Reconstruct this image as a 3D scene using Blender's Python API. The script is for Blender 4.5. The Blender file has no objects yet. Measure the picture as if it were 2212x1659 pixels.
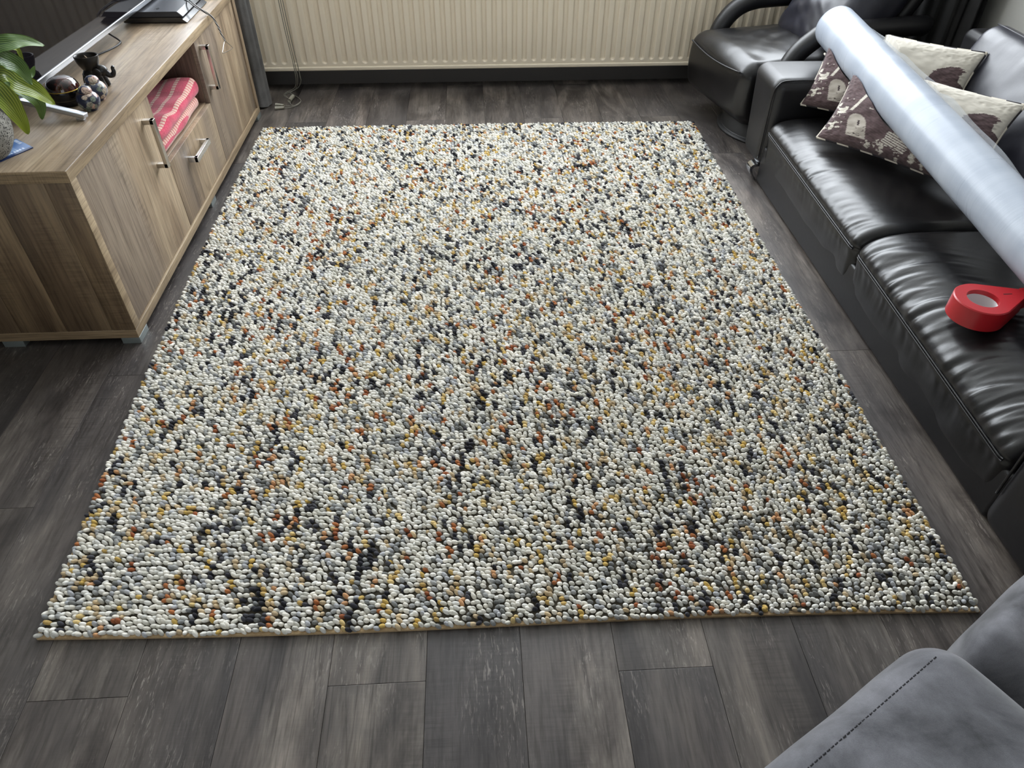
import bpy, bmesh, math, random
import numpy as np
from mathutils import Vector, Matrix

random.seed(7)
RNG = np.random.default_rng(11)
scene = bpy.context.scene
COL = scene.collection

# ------------------------------------------------------------------ camera
cam_d = bpy.data.cameras.new('camera')
cam_d.sensor_fit = 'HORIZONTAL'
cam_d.sensor_width = 36.0
cam_d.lens = 1531.475 / 2212 * 36.0
cam_d.clip_start = 0.02
cam = bpy.data.objects.new('camera', cam_d)
COL.objects.link(cam)
_R = np.array([[0.99847436, -0.03385602, 0.0436201],
               [-0.05504997, -0.67179373, 0.73868984],
               [0.00429462, -0.73996415, -0.67263259]])
cam.matrix_world = Matrix(((_R[0, 0], -_R[0, 1], -_R[0, 2], 0.0),
                           (_R[1, 0], -_R[1, 1], -_R[1, 2], 0.0),
                           (_R[2, 0], -_R[2, 1], -_R[2, 2], 1.34),
                           (0, 0, 0, 1)))
scene.camera = cam

# ------------------------------------------------------------------ light
vs = scene.view_settings
vs.view_transform = 'Standard'
vs.look = 'None'
vs.exposure = 0.10
vs.gamma = 1.0
vs.use_curve_mapping = False
world = bpy.data.worlds.new('overcast_sky')
scene.world = world
world.use_nodes = True
world.node_tree.nodes['Background'].inputs[0].default_value = (0.80, 0.90, 1.0, 1)
world.node_tree.nodes['Background'].inputs[1].default_value = 1.0
scene.cycles.use_denoising = True
scene.cycles.max_bounces = 8
scene.cycles.diffuse_bounces = 5
scene.cycles.glossy_bounces = 4
scene.cycles.transmission_bounces = 6
scene.cycles.transparent_max_bounces = 8
scene.cycles.sample_clamp_indirect = 4.0


def area_light(name, loc, direction, sx, sy, energy, color):
    d = bpy.data.lights.new(name, 'AREA')
    d.shape = 'RECTANGLE'
    d.size, d.size_y = sx, sy
    d.energy = energy
    d.color = color
    o = bpy.data.objects.new(name, d)
    COL.objects.link(o)
    o.location = loc
    o.rotation_euler = Vector(direction).to_track_quat('-Z', 'Z').to_euler()
    return o


# daylight through the front window, plus an added soft fill lamp behind the camera
area_light('daylight_front_window', (0.29, 4.08, 1.66), (0, -1, -0.10), 3.5, 1.74, 205, (0.90, 0.95, 1.0))
area_light('added_rear_fill', (0.3, -3.55, 1.35), (0, 1, -0.05), 2.6, 2.0, 15, (0.93, 0.96, 1.0))

# ------------------------------------------------------------------ helpers
def srgb(r, g, b):
    f = lambda c: (c / 255 / 12.92) if c / 255 <= 0.04045 else ((c / 255 + 0.055) / 1.055) ** 2.4
    return (f(r), f(g), f(b), 1.0)


class NT:
    def __init__(self, name):
        self.mat = bpy.data.materials.new(name)
        self.mat.use_nodes = True
        self.t = self.mat.node_tree
        self.t.nodes.clear()
        self.out = self.n('ShaderNodeOutputMaterial')
        self.b = self.n('ShaderNodeBsdfPrincipled')
        self.l(self.b.outputs[0], self.out.inputs[0])

    def n(self, typ, **kw):
        nd = self.t.nodes.new(typ)
        for k, v in kw.items():
            setattr(nd, k, v)
        return nd

    def l(self, a, b):
        self.t.links.new(a, b)

    def set(self, **kw):
        names = {'color': 'Base Color', 'rough': 'Roughness', 'metal': 'Metallic', 'spec': 'Specular IOR Level',
                 'trans': 'Transmission Weight', 'ior': 'IOR', 'coat': 'Coat Weight', 'coat_rough': 'Coat Roughness',
                 'sheen': 'Sheen Weight', 'sheen_rough': 'Sheen Roughness', 'alpha': 'Alpha',
                 'sss': 'Subsurface Weight'}
        for k, v in kw.items():
            s = self.b.inputs[names[k]]
            if hasattr(v, 'is_output') or isinstance(v, bpy.types.NodeSocket):
                self.l(v, s)
            else:
                s.default_value = v
        return self

    def coord(self, scale=(1, 1, 1), kind='Object', rand=0.0):
        tc = self.n('ShaderNodeTexCoord')
        mp = self.n('ShaderNodeMapping')
        mp.inputs['Scale'].default_value = scale
        src = tc.outputs[kind]
        if rand:
            oi = self.n('ShaderNodeObjectInfo')
            mul = self.n('ShaderNodeMath', operation='MULTIPLY')
            mul.inputs[1].default_value = rand
            self.l(oi.outputs['Random'], mul.inputs[0])
            add = self.n('ShaderNodeVectorMath', operation='ADD')
            self.l(src, add.inputs[0])
            self.l(mul.outputs[0], add.inputs[1])
            src = add.outputs[0]
        self.l(src, mp.inputs['Vector'])
        return mp.outputs[0]

    def noise(self, vec, scale, detail=3, rough=0.55, dist=0.0):
        nz = self.n('ShaderNodeTexNoise')
        nz.inputs['Scale'].default_value = scale
        nz.inputs['Detail'].default_value = detail
        nz.inputs['Roughness'].default_value = rough
        nz.inputs['Distortion'].default_value = dist
        self.l(vec, nz.inputs['Vector'])
        return nz.outputs['Fac']

    def ramp(self, fac, stops, interp='LINEAR'):
        r = self.n('ShaderNodeValToRGB')
        r.color_ramp.interpolation = interp
        e = r.color_ramp.elements
        while len(e) < len(stops):
            e.new(0.5)
        for el, (p, c) in zip(e, stops):
            el.position = p
            el.color = c if len(c) == 4 else (*c, 1)
        self.l(fac, r.inputs[0])
        return r.outputs[0]

    def mix(self, fac, a, b, mode='MIX'):
        m = self.n('ShaderNodeMix', data_type='RGBA', blend_type=mode)
        for v, s in ((fac, m.inputs[0]), (a, m.inputs[6]), (b, m.inputs[7])):
            if isinstance(v, bpy.types.NodeSocket):
                self.l(v, s)
            else:
                s.default_value = v
        return m.outputs[2]

    def math(self, op, a, b=None, clamp=False):
        m = self.n('ShaderNodeMath', operation=op)
        m.use_clamp = clamp
        for v, s in ((a, m.inputs[0]), (b, m.inputs[1])):
            if v is None:
                continue
            if isinstance(v, bpy.types.NodeSocket):
                self.l(v, s)
            else:
                s.default_value = v
        return m.outputs[0]

    def bump(self, h, strength=0.3, dist=0.002, prev=None):
        b = self.n('ShaderNodeBump')
        b.inputs['Strength'].default_value = strength
        b.inputs['Distance'].default_value = dist
        self.l(h, b.inputs['Height'])
        if prev is not None:
            self.l(prev, b.inputs['Normal'])
        self.l(b.outputs[0], self.b.inputs['Normal'])
        return b.outputs[0]


W1 = (1, 1, 1, 1)
K0 = (0, 0, 0, 1)


def plain(name, color, rough=0.5, metal=0.0, spec=0.5, **kw):
    return NT(name).set(color=color, rough=rough, metal=metal, spec=spec, **kw).mat


def wood(name, grain, pal, rough=0.45, rand=20.0, patch=0.6, bump=0.25, plank_tint=0.0, gs=1.0, worn=0.0):
    """grain: index of the axis along which the fibres run; pal: dark, mid, light, grey"""
    m = NT(name)
    sc = lambda across, along: tuple((along if i == grain else across) for i in range(3))
    a = m.noise(m.coord(sc(9 * gs, (1.7 if worn else 0.9) * gs), rand=rand), 1.0, 5, 0.62, 1.3 if worn else 0.7)
    col = m.ramp(a, [(0.28, pal[0]), (0.47, pal[1]), (0.70, pal[2])])
    g = m.noise(m.coord(sc(3.2 * gs, 0.55 * gs), rand=rand * 1.3), 1.0, 2, 0.5, 0.3)
    gm = m.ramp(g, [(0.40, K0), (0.62, W1)])
    gm2 = m.math('MULTIPLY', gm, patch)
    col = m.mix(gm2, col, pal[3])
    f = m.noise(m.coord(sc(150 * gs, (11 if worn else 6) * gs), rand=rand), 1.0, 3, 0.6, 0.2)
    fm = m.ramp(f, [(0.30, (0.62, 0.60, 0.58)), (0.52, (1, 1, 1)), (0.75, (1.22, 1.2, 1.18))])
    col = m.mix(1.0, col, fm, 'MULTIPLY')
    c = m.noise(m.coord(sc(26 * gs, 0.9 * gs), rand=rand), 1.0, 2, 0.5, 0.9)
    cr = m.ramp(c, [(0.485, W1), (0.5, (0.42, 0.40, 0.38)), (0.515, W1)])
    cmask = m.ramp(m.noise(m.coord(sc(6, 1.5), rand=rand), 1.0, 2), [(0.5, K0), (0.6, W1)])
    col = m.mix(m.math('MULTIPLY', cmask, 0.8), col, m.mix(1.0, col, cr, 'MULTIPLY'))
    s = m.noise(m.coord(sc(12 * gs, 190 * gs), rand=rand), 1.0, 2, 0.5, 0.3)
    smask = m.ramp(m.noise(m.coord(sc(7, 2.6), rand=rand * 0.7), 1.0, 2), [(0.56, K0), (0.66, W1)])
    sm = m.ramp(s, [(0.35, (0.70, 0.69, 0.68)), (0.6, W1)])
    col = m.mix(m.math('MULTIPLY', smask, 0.75), col, m.mix(1.0, col, sm, 'MULTIPLY'))
    if worn:
        w1 = m.noise(m.coord(sc(230, 34), rand=rand * 1.7), 1.0, 3, 0.65, 0.8)
        w2 = m.noise(m.coord(sc(9, 3.5), rand=rand * 0.4), 1.0, 3, 0.6)
        wm = m.math('MULTIPLY', m.ramp(w1, [(0.56, K0), (0.66, W1)]), m.ramp(w2, [(0.46, K0), (0.62, W1)]))
        col = m.mix(m.math('MULTIPLY', wm, worn), col, srgb(168, 160, 152))
        d1 = m.noise(m.coord(sc(5, 2.2), rand=rand * 0.9), 1.0, 4, 0.65, 0.8)
        col = m.mix(1.0, col, m.ramp(d1, [(0.34, (0.55, 0.53, 0.53)), (0.5, (0.95, 0.95, 0.95)), (0.68, (1.22, 1.19, 1.16))]), 'MULTIPLY')
    if plank_tint:
        oi = m.n('ShaderNodeObjectInfo')
        t = m.ramp(oi.outputs['Random'], [(0.0, (1 - plank_tint,) * 3), (1.0, (1 + plank_tint,) * 3)])
        col = m.mix(1.0, col, t, 'MULTIPLY')
    rg = m.math('ADD', m.math('MULTIPLY', f, 0.22), rough - 0.10)
    m.set(color=col, rough=rg)
    h = m.math('ADD', m.math('MULTIPLY', f, 0.6), m.math('MULTIPLY', s, 0.35))
    m.bump(h, bump, 0.0012)
    return m.mat


# ------------------------------------------------------------------ mesh builders (numpy)
def unit_rows(a):
    n = np.linalg.norm(a, axis=-1, keepdims=True)
    return a / np.maximum(n, 1e-9)


def vnoise(x, y, seed=0):
    x = np.asarray(x, float); y = np.asarray(y, float)
    xi = np.floor(x).astype(int); yi = np.floor(y).astype(int)
    fx = x - xi; fy = y - yi
    fx = fx * fx * (3 - 2 * fx); fy = fy * fy * (3 - 2 * fy)

    def h(a, b):
        v = np.sin(a * 127.1 + b * 311.7 + seed * 74.7) * 43758.5453
        return v - np.floor(v)
    return ((h(xi, yi) * (1 - fx) + h(xi + 1, yi) * fx) * (1 - fy)
            + (h(xi, yi + 1) * (1 - fx) + h(xi + 1, yi + 1) * fx) * fy) * 2 - 1


def fbm(x, y, seed=0, oct=4):
    s = 0; a = 0.5
    for i in range(oct):
        s = s + a * vnoise(x * 2 ** i, y * 2 ** i, seed + i * 3.1)
        a *= 0.5
    return s


def mesh_from(name, V, F, smooth=True, mat=None):
    me = bpy.data.meshes.new(name)
    me.from_pydata([tuple(map(float, v)) for v in V], [], [tuple(int(i) for i in f) for f in F])
    if smooth:
        me.polygons.foreach_set('use_smooth', [True] * len(me.polygons))
    if mat:
        me.materials.append(mat)
    me.update()
    return me


def grid_faces(nu, nv, wu=False, wv=False, off=0):
    F = []
    for i in range(nu if wu else nu - 1):
        for j in range(nv if wv else nv - 1):
            a = i * nv + j
            b = ((i + 1) % nu) * nv + j
            c = ((i + 1) % nu) * nv + (j + 1) % nv
            d = i * nv + (j + 1) % nv
            F.append((a + off, b + off, c + off, d + off))
    return F


class G:
    """collects shapes into ONE mesh"""
    def __init__(self):
        self.V = []; self.F = []; self.n = 0

    def add(self, V, F):
        V = np.asarray(V, float).reshape(-1, 3)
        self.V.append(V)
        self.F += [tuple(i + self.n for i in f) for f in F]
        self.n += len(V)
        return self

    def box(self, x0, x1, y0, y1, z0, z1):
        V = [(x, y, z) for x in (x0, x1) for y in (y0, y1) for z in (z0, z1)]
        F = [(0, 1, 3, 2), (4, 6, 7, 5), (0, 4, 5, 1), (2, 3, 7, 6), (0, 2, 6, 4), (1, 5, 7, 3)]
        return self.add(V, F)

    def bbox(self, x0, x1, y0, y1, z0, z1, r=0.003, m=2):
        """box with rounded edges"""
        c = np.array([(x0 + x1) / 2, (y0 + y1) / 2, (z0 + z1) / 2])
        V, F = rbox((x1 - x0) / 2, (y1 - y0) / 2, (z1 - z0) / 2, r, 2, m)
        return self.add(V + c, F)

    def tube(self, path, rad, n=10, caps=True, closed=False):
        P = np.asarray(path, float)
        m = len(P)
        rad = np.broadcast_to(np.asarray(rad, float), (m,))
        T = np.gradient(P, axis=0) if not closed else np.roll(P, -1, 0) - np.roll(P, 1, 0)
        T = unit_rows(T)
        up = np.array([0, 0, 1.0]) if abs(T[0][2]) < 0.9 else np.array([1.0, 0, 0])
        N = np.zeros_like(P)
        v = up - T[0] * (up @ T[0]); N[0] = v / np.linalg.norm(v)
        for i in range(1, m):
            v = N[i - 1] - T[i] * (N[i - 1] @ T[i]); N[i] = v / max(np.linalg.norm(v), 1e-9)
        B = np.cross(T, N)
        th = np.linspace(0, 2 * np.pi, n, endpoint=False)
        V = P[:, None] + rad[:, None, None] * (np.cos(th)[None, :, None] * N[:, None] + np.sin(th)[None, :, None] * B[:, None])
        F = grid_faces(m, n, closed, True)
        V = V.reshape(-1, 3)
        if caps and not closed:
            F = F + [tuple(range(n))[::-1], tuple((m - 1) * n + k for k in range(n))]
        return self.add(V, F)

    def lathe(self, prof, c, n=40):
        prof = np.asarray(prof, float)
        th = np.linspace(0, 2 * np.pi, n, endpoint=False)
        V = np.stack([prof[:, 0, None] * np.cos(th) + c[0], prof[:, 0, None] * np.sin(th) + c[1],
                      np.broadcast_to(prof[:, 1, None] + c[2], (len(prof), n))], -1)
        return self.add(V, grid_faces(len(prof), n, False, True))

    def prism(self, poly, z0, z1):
        n = len(poly)
        V = [(x, y, z0) for x, y in poly] + [(x, y, z1) for x, y in poly]
        F = [tuple(range(n))[::-1], tuple(range(n, 2 * n))] + [(i, (i + 1) % n, n + (i + 1) % n, n + i) for i in range(n)]
        return self.add(V, F)

    def ellipsoid(self, c, r, nu=14, nv=18, rot=None):
        u = np.linspace(0, np.pi, nu); v = np.linspace(0, 2 * np.pi, nv, endpoint=False)
        V = np.stack([np.sin(u)[:, None] * np.cos(v) * r[0], np.sin(u)[:, None] * np.sin(v) * r[1],
                      np.broadcast_to(np.cos(u)[:, None] * r[2], (nu, nv))], -1).reshape(-1, 3)
        if rot is not None:
            V = V @ np.array(rot.to_3x3()).T
        return self.add(V + np.array(c), grid_faces(nu, nv, False, True))

    def arrays(self):
        return np.concatenate(self.V), self.F


def rbox(hx, hy, hz, r, n=6, m=4):
    """rounded box, half sizes, as merged grid"""
    H = (hx, hy, hz)
    ax = []
    for h in H:
        nn = n[len(ax)] if isinstance(n, (tuple, list)) else n
        flat = np.linspace(-(h - r), h - r, nn)
        cor = h - r + r * np.tan(np.linspace(0, math.pi / 4, m + 1))[1:]
        ax.append(np.concatenate([-cor[::-1], flat, cor]))
    V = []; F = []; off = 0
    for k in range(3):
        a, b = [(1, 2), (2, 0), (0, 1)][k]
        A, B = ax[a], ax[b]
        for s in (-1, 1):
            P = np.zeros((len(A), len(B), 3))
            P[..., a] = A[:, None]; P[..., b] = B[None, :]; P[..., k] = s * H[k]
            f = grid_faces(len(A), len(B), off=off)
            if s < 0:
                f = [q[::-1] for q in f]
            V.append(P.reshape(-1, 3)); F += f
            off += len(A) * len(B)
    V = np.concatenate(V)
    key = np.round(V, 6)
    uq, idx, inv = np.unique(key, axis=0, return_index=True, return_inverse=True)
    inv = inv.reshape(-1)
    V = V[idx]
    F = [tuple(inv[i] for i in f) for f in F]
    hv = np.array(H) - r
    inner = np.clip(V, -hv, hv)
    d = V - inner
    V = inner + r * unit_rows(d)
    return V, F


def catmull(pts, n=8):
    P = np.asarray(pts, float)
    Q = np.concatenate([[2 * P[0] - P[1]], P, [2 * P[-1] - P[-2]]])
    out = []
    for i in range(1, len(Q) - 2):
        for t in np.linspace(0, 1, n, endpoint=False):
            out.append(0.5 * ((2 * Q[i]) + (-Q[i - 1] + Q[i + 1]) * t + (2 * Q[i - 1] - 5 * Q[i] + 4 * Q[i + 1] - Q[i + 2]) * t * t
                              + (-Q[i - 1] + 3 * Q[i] - 3 * Q[i + 1] + Q[i + 2]) * t ** 3))
    out.append(P[-1])
    return np.array(out)


# ------------------------------------------------------------------ objects
def thing(name, label, cat, loc, group=None):
    o = bpy.data.objects.new(name, None)
    o.empty_display_size = 0.05
    COL.objects.link(o)
    o.location = loc
    o['label'] = label; o['category'] = cat
    if group:
        o['group'] = group
    return o


def world_loc(o):
    p = Vector((0, 0, 0))
    while o is not None:
        p += o.location
        o = o.parent
    return np.array(p)


def put(name, g, mat, parent=None, smooth=True, origin=None, auto=None, label=None):
    """links ONE mesh object; g = G or (V, F) in world coordinates"""
    V, F = g.arrays() if isinstance(g, G) else g
    V = np.asarray(V, float)
    base = world_loc(parent) if parent is not None else np.zeros(3)
    loc = (np.asarray(origin, float) - base) if origin is not None else np.zeros(3)
    me = mesh_from(name, V - base - loc, F, smooth, mat)
    o = bpy.data.objects.new(name, me)
    COL.objects.link(o)
    o.location = loc
    if parent is not None:
        o.parent = parent
    if smooth and auto is not None:
        me.polygons.foreach_set('use_smooth', [True] * len(me.polygons))
        sharp_by_angle(me, auto)
    if label:
        o['label'] = label
    return o


def sharp_by_angle(me, deg):
    bm = bmesh.new(); bm.from_mesh(me)
    bmesh.ops.recalc_face_normals(bm, faces=bm.faces)
    lim = math.radians(deg)
    for e in bm.edges:
        if len(e.link_faces) == 2 and e.calc_face_angle(0.0) > lim:
            e.smooth = False
    bm.to_mesh(me); bm.free()


def structure(name, g, mat, smooth=False):
    o = put(name, g, mat, smooth=smooth)
    o['kind'] = 'structure'
    return o


def tag(o, label, cat, group=None):
    o['label'] = label; o['category'] = cat
    if group:
        o['group'] = group
    return o


def frame(V, origin, ax, ay, az):
    return np.asarray(origin) + V[:, 0:1] * np.asarray(ax) + V[:, 1:2] * np.asarray(ay) + V[:, 2:3] * np.asarray(az)


def set_colors(o, cols):
    me = o.data
    at = me.color_attributes.new('print', 'FLOAT_COLOR', 'POINT')
    c = np.ones((len(me.vertices), 4), np.float32)
    c[:, :3] = cols
    at.data.foreach_set('color', c.reshape(-1))


def lin(*rgb):
    return np.array(srgb(*rgb)[:3])


# ------------------------------------------------------------------ materials
M = {}
M['oak_z'] = wood('greyed_oak_upright', 2, [srgb(96, 80, 64), srgb(150, 130, 106), srgb(187, 168, 141), srgb(128, 117, 108)])
M['oak_y'] = wood('greyed_oak_lengthwise', 1, [srgb(88, 73, 58), srgb(140, 121, 99), srgb(178, 160, 136), srgb(126, 117, 110)], rough=0.40)
M['oak_edge'] = wood('greyed_oak_edging', 1, [srgb(105, 88, 68), srgb(152, 132, 105), srgb(182, 162, 132), srgb(150, 134, 112)], patch=0.2, gs=1.6)
M['oak_edge_x'] = wood('greyed_oak_short_edging', 0, [srgb(100, 82, 62), srgb(140, 118, 90), srgb(168, 145, 112), srgb(130, 112, 90)], patch=0.2, gs=1.6)
M['floor'] = wood('dark_weathered_oak', 1, [srgb(48, 43, 41), srgb(86, 79, 74), srgb(128, 120, 112), srgb(62, 58, 58)], rough=0.44, rand=40, patch=0.8, bump=0.4, plank_tint=0.22, worn=0.42)
M['slab'] = plain('subfloor', srgb(30, 28, 27), 0.9)
M['wall'] = plain('pale_grey_plaster', srgb(205, 204, 198), 0.85)
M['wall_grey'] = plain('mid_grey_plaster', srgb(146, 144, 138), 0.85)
M['ceiling'] = plain('white_ceiling', srgb(235, 234, 230), 0.9)
M['black_paint'] = plain('black_satin_paint', srgb(80, 77, 75), 0.42)
M['white_frame'] = plain('white_window_paint', srgb(230, 230, 226), 0.4)
M['radiator'] = plain('cream_white_enamel', srgb(226, 214, 193), 0.32)
M['alu'] = plain('brushed_aluminium', srgb(190, 194, 200), 0.28, 1.0)
M['nickel'] = plain('satin_nickel', srgb(205, 200, 192), 0.30, 1.0)
M['chrome'] = plain('chrome', srgb(225, 228, 232), 0.07, 1.0)
M['bright'] = plain('polished_steel', srgb(232, 234, 236), 0.22, 1.0)
M['foot_grey'] = plain('grey_metal_foot', srgb(150, 158, 156), 0.4, 0.6)
M['screen'] = plain('glossy_black_screen', srgb(20, 18, 21), 0.04, 0.0, 0.30)
M['black_plastic'] = plain('matt_black_plastic', srgb(26, 26, 28), 0.5)
M['console'] = plain('dark_slate_plastic', srgb(52, 54, 60), 0.42)
M['console_gloss'] = plain('glossy_black_plastic', srgb(26, 26, 29), 0.22, 0.0, 0.9)
M['charcoal_cloth'] = None


def leather(name, base, rough, grain=0.35, spec=0.5):
    m = NT(name)
    c1 = m.coord((1, 1, 1))
    n = m.noise(c1, 9, 4, 0.6, 0.3)
    col = m.ramp(n, [(0.3, tuple(x * 0.75 for x in base[:3])), (0.7, tuple(x * 1.3 for x in base[:3]))])
    n2 = m.noise(c1, 70, 3, 0.6)
    n3 = m.noise(c1, 420, 1, 0.5)
    h = m.math('ADD', m.math('MULTIPLY', n3, 0.25), n2)
    m.set(color=col, rough=m.math('ADD', m.math('MULTIPLY', n, 0.10), rough - 0.05), spec=spec)
    m.bump(h, grain * 0.5, 0.0012)
    return m.mat


M['leather'] = leather('black_leather', srgb(18, 17, 18), 0.31)
M['leather_matt'] = leather('black_leather_dull', srgb(22, 21, 23), 0.42)
M['thread'] = plain('dark_grey_thread', srgb(92, 92, 96), 0.7)


def cloth(name, c1, c2, scale=600, rough=0.9, sheen=0.2, mottling=6.0):
    m = NT(name)
    co = m.coord()
    n = m.noise(co, mottling, 5, 0.65, 0.4)
    col = m.ramp(n, [(0.32, c1), (0.68, c2)])
    f = m.noise(co, scale, 2, 0.6)
    col = m.mix(0.35, col, m.mix(1.0, col, m.ramp(f, [(0.3, (0.6, 0.6, 0.6)), (0.7, (1.3, 1.3, 1.3))]), 'MULTIPLY'))
    m.set(color=col, rough=rough, sheen=sheen, spec=0.2)
    m.bump(f, 0.25, 0.001)
    return m.mat


M['suede'] = cloth('grey_suede', srgb(62, 62, 66), srgb(118, 118, 124), 900, 0.9, 0.35, 9.0)
M['charcoal_cloth'] = cloth('charcoal_curtain_cloth', srgb(78, 76, 75), srgb(94, 92, 90), 700, 0.95, 0.1, 12)
M['black_cloth'] = cloth('black_curtain_cloth', srgb(24, 23, 23), srgb(34, 33, 32), 700, 0.95, 0.1, 12)

# ================================================================== THE ROOM
XL, XR, YB, YF, ZC = -1.53, 2.12, -3.45, 3.87, 2.55
structure('floor', G().box(XL - 0.1, XR + 0.1, YB - 0.1, YF + 0.1, -0.08, -0.0035), M['slab'])
floor = bpy.data.objects['floor']
structure('ceiling', G().box(XL - 0.1, XR + 0.1, YB - 0.1, YF + 0.1, ZC, ZC + 0.1), M['ceiling'])
structure('wall_left', G().box(XL - 0.12, XL, YB - 0.1, YF + 0.1, -0.08, ZC), M['wall'])
structure('wall_right', G().box(XR, XR + 0.12, YB - 0.1, YF + 0.1, -0.08, ZC), M['wall_grey'])
wx0, wx1, wz0, wz1 = -1.47, 2.05, 0.83, 2.44
g = G()
g.box(XL, wx0, YF, YF + 0.12, -0.08, ZC).box(wx1, XR, YF, YF + 0.12, -0.08, ZC)
g.box(wx0, wx1, YF, YF + 0.12, -0.08, wz0).box(wx0, wx1, YF, YF + 0.12, wz1, ZC)
structure('wall_back', g, M['wall'])
gx0, gx1, gz0, gz1 = -1.0, 1.6, 0.25, 2.3  # unseen rear opening, added to let the fill lamp in
g = G()
g.box(XL, gx0, YB - 0.12, YB, -0.08, ZC).box(gx1, XR, YB - 0.12, YB, -0.08, ZC)
g.box(gx0, gx1, YB - 0.12, YB, -0.08, gz0).box(gx0, gx1, YB - 0.12, YB, gz1, ZC)
structure('wall_front', g, M['wall'])
for nm, (x0, x1, z0, z1, y) in {'window_1': (wx0, wx1, wz0, wz1, YF + 0.06), 'added_rear_window': (gx0, gx1, gz0, gz1, YB - 0.06)}.items():
    g = G()
    for a, b in ((x0, x0 + 0.06), (x1 - 0.06, x1), ((x0 + x1) / 2 - 0.035, (x0 + x1) / 2 + 0.035)):
        g.box(a, b, y - 0.03, y + 0.03, z0, z1)
    g.box(x0, x1, y - 0.03, y + 0.03, z0, z0 + 0.06).box(x0, x1, y - 0.03, y + 0.03, z1 - 0.06, z1)
    structure(nm, g, M['white_frame'])
structure('trim_1', G().bbox(wx0 - 0.05, wx1 + 0.05, YF - 0.09, YF + 0.03, wz0 - 0.03, wz0, 0.006), M['white_frame'])
structure('baseboard_back', G().bbox(XL, XR, YF - 0.014, YF + 0.002, -0.002, 0.145, 0.003), M['black_paint'])
structure('baseboard_left', G().bbox(XL - 0.002, XL + 0.014, YB, YF - 0.014, -0.002, 0.145, 0.003), M['black_paint'])
structure('baseboard_right', G().bbox(XR - 0.014, XR + 0.002, YB, YF - 0.014, -0.002, 0.145, 0.003), M['black_paint'])

# planks: every plank is an object that shares one of two meshes
PW, PL = 0.18680, 1.3600
X0 = -0.8725
me_plank = None
joint = {0: 0.632, 1: 1.085, 2: 1.562, 10: 1.57, -1: 1.563, -2: 1.098}
V, F = rbox((PW - 0.0006) / 2, (PL - 0.0006) / 2, 0.004, 0.0007, 2, 1)
me_plank = mesh_from('plank', V, F, False, M['floor'])
for i in range(-4, 17):
    xc = X0 + (i + 0.5) * PW
    if xc - PW / 2 > XR or xc + PW / 2 < XL:
        continue
    j0 = joint.get(i, joint[i % 3])
    for k in range(-4, 3):
        y0 = j0 + k * PL
        y1 = y0 + PL
        if y1 < YB or y0 > YF:
            continue
        a, b = max(y0, YB), min(y1, YF)
        xa, xb = max(xc - PW / 2, XL), min(xc + PW / 2, XR)
        full = (b - a > PL - 1e-4) and (xb - xa > PW - 1e-4)
        if full:
            me = me_plank
        else:
            Vp, Fp = rbox((xb - xa - 0.0006) / 2, (b - a - 0.0006) / 2, 0.004, 0.0007, 2, 1)
            me = mesh_from('plank', Vp, Fp, False, M['floor'])
        o = bpy.data.objects.new('plank', me)
        COL.objects.link(o)
        o.location = ((xa + xb) / 2, (a + b) / 2, -0.004)
        o.parent = floor

# ================================================================== RUG
def rug_xy(u, v):
    """u 0..1 left to right, v 0..1 near to far"""
    NL, NR = np.array([-0.905, 0.757]), np.array([1.018, 0.716])
    FL, FR = np.array([-0.962, 3.262]), np.array([1.040, 3.250])
    u = u[..., None]; v = v[..., None]
    P = NL * (1 - u) * (1 - v) + NR * u * (1 - v) + FL * (1 - u) * v + FR * u * v
    bul = np.sin(np.pi * v[..., 0])
    P[..., 0] += bul * (-0.022 * (1 - u[..., 0]) - 0.004 * u[..., 0])
    P[..., 1] += 0.012 * np.sin(np.pi * u[..., 0]) * (v[..., 0] > 0.5) * (v[..., 0] - 0.5)
    P[..., 1] += (1 - v[..., 0]) ** 8 * (-0.006 * np.sin(np.pi * 2 * u[..., 0]))
    return P


rug = thing('rug', 'large cream wool rug of felted loops flecked orange, ochre and black on the floor', 'rug', (0.05, 2.0, 0.0))
M['jute'] = cloth('beige_rug_backing', srgb(168, 142, 108), srgb(196, 170, 132), 500, 0.95, 0.0, 30)
nu, nv = 60, 70
uu, vv = np.meshgrid(np.linspace(0.0, 1.0, nu), np.linspace(0.0, 1.0, nv), indexing='ij')
P = rug_xy(uu, vv)
top = np.concatenate([P, np.full(P.shape[:2] + (1,), 0.0065)], -1).reshape(-1, 3)
bot = top.copy(); bot[:, 2] = 0.0004
Fq = grid_faces(nu, nv)
g = G().add(np.concatenate([top, bot]), Fq + [tuple(i + nu * nv for i in f[::-1]) for f in Fq])
ring = [i * nv for i in range(nu)] + [(nu - 1) * nv + j for j in range(1, nv)] + [i * nv + nv - 1 for i in range(nu - 2, -1, -1)] + [j for j in range(nv - 2, 0, -1)]
N0 = nu * nv
g.F += [(ring[k], ring[k - 1], ring[k - 1] + N0, ring[k] + N0) for k in range(len(ring))]
put('backing', g, M['jute'], rug, smooth=False)

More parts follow.
